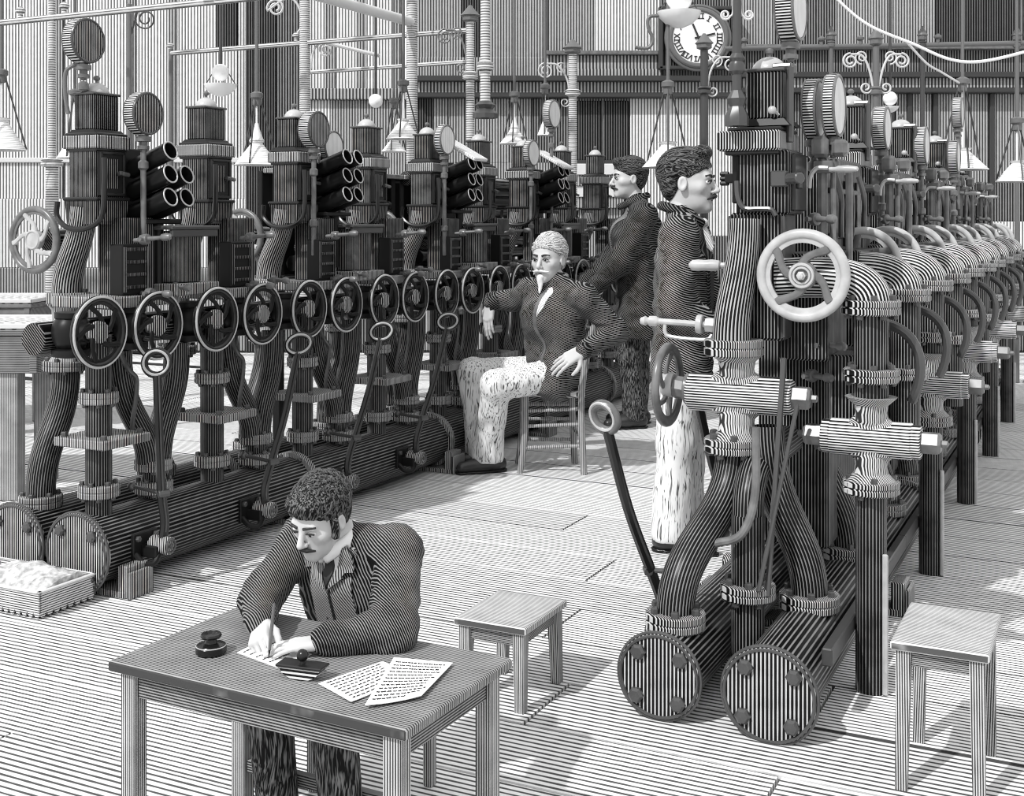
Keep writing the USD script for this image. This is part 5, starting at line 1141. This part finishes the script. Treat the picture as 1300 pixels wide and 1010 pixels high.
part(man, 'coat_collar', tube(curve([(-.075, -.02, 1.505), (.0, -.085, 1.535), (.085, -.06, 1.575), (.12, 0, 1.585), (.085, .06, 1.575), (.0, .085, 1.535), (-.075, .02, 1.505)], 8), .018, 8, flat=1.3), 'coat_black', smooth=True)
RB = basis((-1, -.25, 0))
part(man, 'lapel', drape(SDF(ct.items[:-4], ct.k), (.01, 0, 1.30), RB, [(-.02, .19), (-.08, .20), (-.10, .12), (-.06, .08), (-.01, -.20)], .008), 'lapel')
part(man, 'trousers', solid([('c', j['pelvis'], j['hipL'], .12, .11), ('c', j['pelvis'], j['hipR'], .12, .11), ('c', j['hipL'], j['knL'], .105, .082), ('c', j['knL'], j['anL'], .078, .078), ('c', j['hipR'], j['knR'], .105, .082), ('c', j['knR'], j['anR'], .078, .078)], .011, .03, (.010, (14, 14, 9), 5), cut=lambda P: .055 - P[:, 2]), 'trouser_dark', smooth=True)
shoe(man, (.02, -.10, .1), (-.95, -.3), 1.12); shoe(man, (.06, .10, .1), (-.98, -.1), 1.12)

# ---- man behind the right row, seen three quarters from behind
j = dict(neck=(.055, -.0, 1.435), chest=(.06, 0, 1.20), pelvis=(.05, 0, .88), shL=(.12, .17, 1.345), shR=(.02, -.165, 1.345), elL=(.18, .2, 1.09), elR=(.0, -.215, 1.06), wrL=(.34, .08, 1.0), wrR=(.20, -.20, .92),
         hipL=(.07, .09, .86), hipR=(.03, -.09, .86), knL=(.09, .09, .46), knR=(.02, -.10, .47), anL=(.08, .10, .09), anR=(-.005, -.10, .09))
sp = dict(head=(.085, -.01, 1.580), head_scale=1.12, face=(.93, -.36, -.01), j=j,
          hands=[dict(at=(.34, .08, 1.0), fingers=(1, -.1, 0), back=(0, 0, 1), sc=1.05, side=-1, curl=(.6, .7, .5)), dict(at=(.20, -.20, .92), fingers=(.95, .1, -.25), back=(.2, -.5, .8), sc=1.05, side=1, curl=(.5, .6, .4))],
          hair=dict(mat='hair_dark', thick=.011, line=(.62, .006), rough=.009, seed=9, bumps=(((0, .05, .115), (.06, .04, .03)),)), moustache=dict(mat='hair_black', w=.032))
man, W, R = person('dark haired person in a striped jacket and pale trousers, standing at the right machines', (.686, 5.32, 0), sp)
jr = SDF([('c', (.06, 0, 1.22), (.055, 0, .86), .13, .125), ('c', (.045, -.095, 1.20), (.05, -.08, .88), .115, .115), ('c', (.075, .095, 1.20), (.06, .08, .88), .115, .115), ('c', j['shL'], j['shR'], .075, .075), ('c', j['neck'], j['shL'], .062, .065), ('c', j['neck'], j['shR'], .062, .065),
          ('c', (.04, -.09, .86), (.035, -.11, .77), .118, .135), ('c', (.07, .09, .86), (.075, .11, .77), .118, .135)] + sleeve(j, 'L', (.078, .070, .052)) + sleeve(j, 'R', (.082, .074, .054)), .035)
part(man, 'jacket', solid(jr, .009, fold=(.010, (15, 15, 24), 8), cut=lambda P: .745 - P[:, 2]), 'coat_stripe', smooth=True)
part(man, 'jacket_collar', tube(curve([(.14, -.05, 1.40), (.06, -.078, 1.445), (-.02, -.05, 1.475), (-.035, .02, 1.48), (.02, .075, 1.46), (.11, .06, 1.42)], 8), .015, 8, flat=1.3), 'coat_black', smooth=True)
part(man, 'neckerchief', [sphere((.135, -.035, 1.405), (.03, .03, .022), 6), hull([(.135, -.045, 1.40), (.15, -.03, 1.40), (.15, -.075, 1.30), (.185, -.055, 1.30), (.17, -.07, 1.28)]), hull([(.14, -.02, 1.40), (.155, -.005, 1.40), (.18, -.03, 1.31), (.20, .0, 1.31)])], 'gauge_face_light', smooth=40)
part(man, 'waistcoat_front', drape(SDF(jr.items[:-4], jr.k), (.06, 0, 1.20), basis((.85, -.52, 0)), [(-.02, .16), (.07, .16), (.10, .0), (.10, -.38), (-.06, -.38), (-.075, .0)], .006), 'coat_black')
part(man, 'trousers', solid([('c', j['pelvis'], j['hipL'], .11, .10), ('c', j['pelvis'], j['hipR'], .11, .10), ('c', j['hipL'], j['knL'], .10, .082), ('c', j['knL'], j['anL'], .080, .086), ('c', j['hipR'], j['knR'], .10, .084), ('c', j['knR'], j['anR'], .082, .088)], .010, .03, (.009, (18, 18, 8), 4), cut=lambda P: .05 - P[:, 2]), 'trouser_light', smooth=True)
shoe(man, j['anR'], (.95, -.36), 1.0); shoe(man, j['anL'], (.97, -.2), 1.0)

# ---- clerk writing at the table (a slight youth: the table and he are small beside the machines)
K = .70
OX, OY = -.40, 2.93
rel = lambda x, y, z: np.array([x - OX, y - OY, z])
j = dict(neck=rel(-.412, 2.915, .660), chest=rel(-.385, 2.955, .545), pelvis=rel(-.36, 3.02, .33), shL=rel(-.268, 2.865, .640), shR=rel(-.505, 2.985, .645), elL=rel(-.262, 2.69, .512), elR=rel(-.590, 2.86, .530),
         wrL=rel(-.405, 2.635, .512), wrR=rel(-.560, 2.715, .520), hipL=rel(-.30, 2.99, .32), hipR=rel(-.42, 3.05, .32), knL=rel(-.40, 2.72, .33), knR=rel(-.56, 2.80, .33), anL=rel(-.38, 2.74, .06), anR=rel(-.54, 2.82, .06))
hd = rel(-.452, 2.865, .722)
sp = dict(head=hd, head_scale=.74, face=(-.50, -.80, -.42), head_up=(.08, .0, 1), j=j,
          hands=[dict(at=rel(-.405, 2.637, .506), fingers=(-1, -.16, -.05), back=(0, -.12, 1), sc=.70, h=.0034, side=1, curl=(.12, .15, .12), spread=.03, thumb=(.55, .8, -.2)),
                 dict(at=rel(-.556, 2.712, .519), fingers=(.10, -.93, -.22), back=(-.62, -.10, .78), sc=.74, h=.0034, side=-1, curls=((.55, .85, .35), (.65, .9, .4), (.8, 1.0, .5), (.9, 1.0, .6)), thumb=(.45, .85, -.42))],
          hair=dict(mat='hair_clerk', thick=.014, line=(.56, .008), rough=.010, seed=12, sideburn=1, comb='crown', bumps=(((0, .055, .085), (.062, .04, .035)),)), moustache=dict(mat='hair_black', w=.026))
man, W, R = person('young clerk in a dark jacket, white collar and tie, bent over the table writing', (OX, OY, 0), sp)
jc = SDF([('c', j['chest'] + np.array([0, 0, .01]), j['pelvis'], .092, .08), ('c', j['chest'] + np.array([.07, -.04, .02]), j['pelvis'] + np.array([.045, -.02, 0]), .078, .075), ('c', j['chest'] + np.array([-.065, .03, .02]), j['pelvis'] + np.array([-.045, .02, 0]), .078, .075), ('c', j['shL'], j['shR'], .048, .048),
          ('c', j['neck'] + np.array([0, .01, -.01]), j['shL'], .042, .045), ('c', j['neck'] + np.array([0, .01, -.01]), j['shR'], .042, .045)] + sleeve(j, 'L', (.056, .052, .036)) + sleeve(j, 'R', (.054, .047, .035)), .026)
part(man, 'jacket', solid(jc, .0065, fold=(.0075, (24, 24, 36), 5), cut=lambda P: np.minimum(TZ + .004 - P[:, 2], 1e9) if False else .25 - P[:, 2]), 'coat_scribe', smooth=True)
RB = basis((-.46, -.86, .10)); cc = j['chest']
part(man, 'shirt_front', drape(SDF(jc.items[:-4], jc.k), cc - np.array([0, 0, .026]), RB, [(-.040, .125), (.042, .125), (.006, .030), (-.006, .030)], .006, .004), 'linen')
part(man, 'tie', [drape(SDF(jc.items[:-4], jc.k), cc - np.array([0, 0, .026]), RB, [(-.009, .110), (.009, .110), (.014, .06), (.0, .030), (-.012, .06)], .008, .010)], 'tie_black')
part(man, 'lapel', drape(SDF(jc.items[:-4], jc.k), cc - np.array([0, 0, .026]), RB, [(-.050, .130), (-.038, .122), (-.003, .022), (-.036, .050), (-.040, .064), (-.066, .068), (-.064, .105)], .007, .010), 'lapel')
part(man, 'lapel', drape(SDF(jc.items[:-4], jc.k), cc - np.array([0, 0, .026]), RB, [(.052, .130), (.040, .122), (.003, .022), (.044, .044), (.054, .068), (.084, .060), (.078, .105)], .007, .010), 'lapel')
part(man, 'waistcoat', drape(SDF(jc.items[:-4], jc.k), cc, RB, [(-.055, .03), (-.002, .004), (.002, .004), (.060, .03), (.065, -.12), (-.060, -.12)], .003, .002), 'lapel')
part(man, 'front_seam', drape(SDF(jc.items[:-4], jc.k), cc, RB, [(-.002, .004), (.002, .004), (.002, -.12), (-.002, -.12)], .004, .006), 'tie_black')
nk = j['neck']; fw = unit(np.array([-.5, -.86, 0])); lt = np.array([.86, -.5, 0])
part(man, 'shirt_collar', tube(curve([nk + fw * .060 + [0, 0, -.034], nk + lt * .050 + fw * .026 + [0, 0, .006], nk - fw * .030 + lt * .024 + [0, 0, .024], nk - fw * .030 - lt * .024 + [0, 0, .024], nk - lt * .050 + fw * .026 + [0, 0, .006], nk + fw * .060 + [0, 0, -.036]], 8), .011, 8, flat=1.5), 'linen', smooth=True)
part(man, 'jacket_collar', tube(curve([nk + lt * .066 + fw * .03 + [0, 0, -.026], nk + lt * .058 - fw * .02 + [0, 0, -.002], nk - fw * .050 + [0, 0, .014], nk - lt * .058 - fw * .02 + [0, 0, -.002], nk - lt * .066 + fw * .03 + [0, 0, -.026]], 8), .013, 8, flat=1.5), 'lapel', smooth=True)
part(man, 'trousers', solid([('c', j['pelvis'], j['hipL'], .075, .07), ('c', j['pelvis'], j['hipR'], .075, .07), ('c', j['hipL'], j['knL'], .068, .056), ('c', j['knL'], j['anL'], .054, .048), ('c', j['hipR'], j['knR'], .068, .056), ('c', j['knR'], j['anR'], .054, .048)], .010, .02), 'trouser_dark', smooth=True)
shoe(man, j['anL'], (-.5, -.86), .72); shoe(man, j['anR'], (-.5, -.86), .72)
cs = thing('bench_stool', 'low wooden stool hidden under the writing clerk', 'stool', (-.35, 3.05, 0), TA)
part(cs, 'seat', box((0, 0, .235), (.30, .22, .024), .004), 'stool_top')
for a in (-1, 1):
    for b in (-1, 1): part(cs, 'leg', box((a * .12, b * .08, .112), (.026, .026, .224), .003), 'stool_leg')
tip = on_table(341, 836, .004); top = tip + np.array([.008, .020, .112]); pn = thing('dip_pen', 'pale dip pen in the right hand of the clerk', 'pen', tip)
part(pn, 'holder', tube([(top - tip) * .16, (top - tip) * .3, (top - tip) * .9, (top - tip)], [.003, .0042, .0036, .0022], 8), 'dull_steel')
part(pn, 'nib', tube([(0, 0, 0), (top - tip) * .17], [.0005, .003], 8), 'black_gloss')
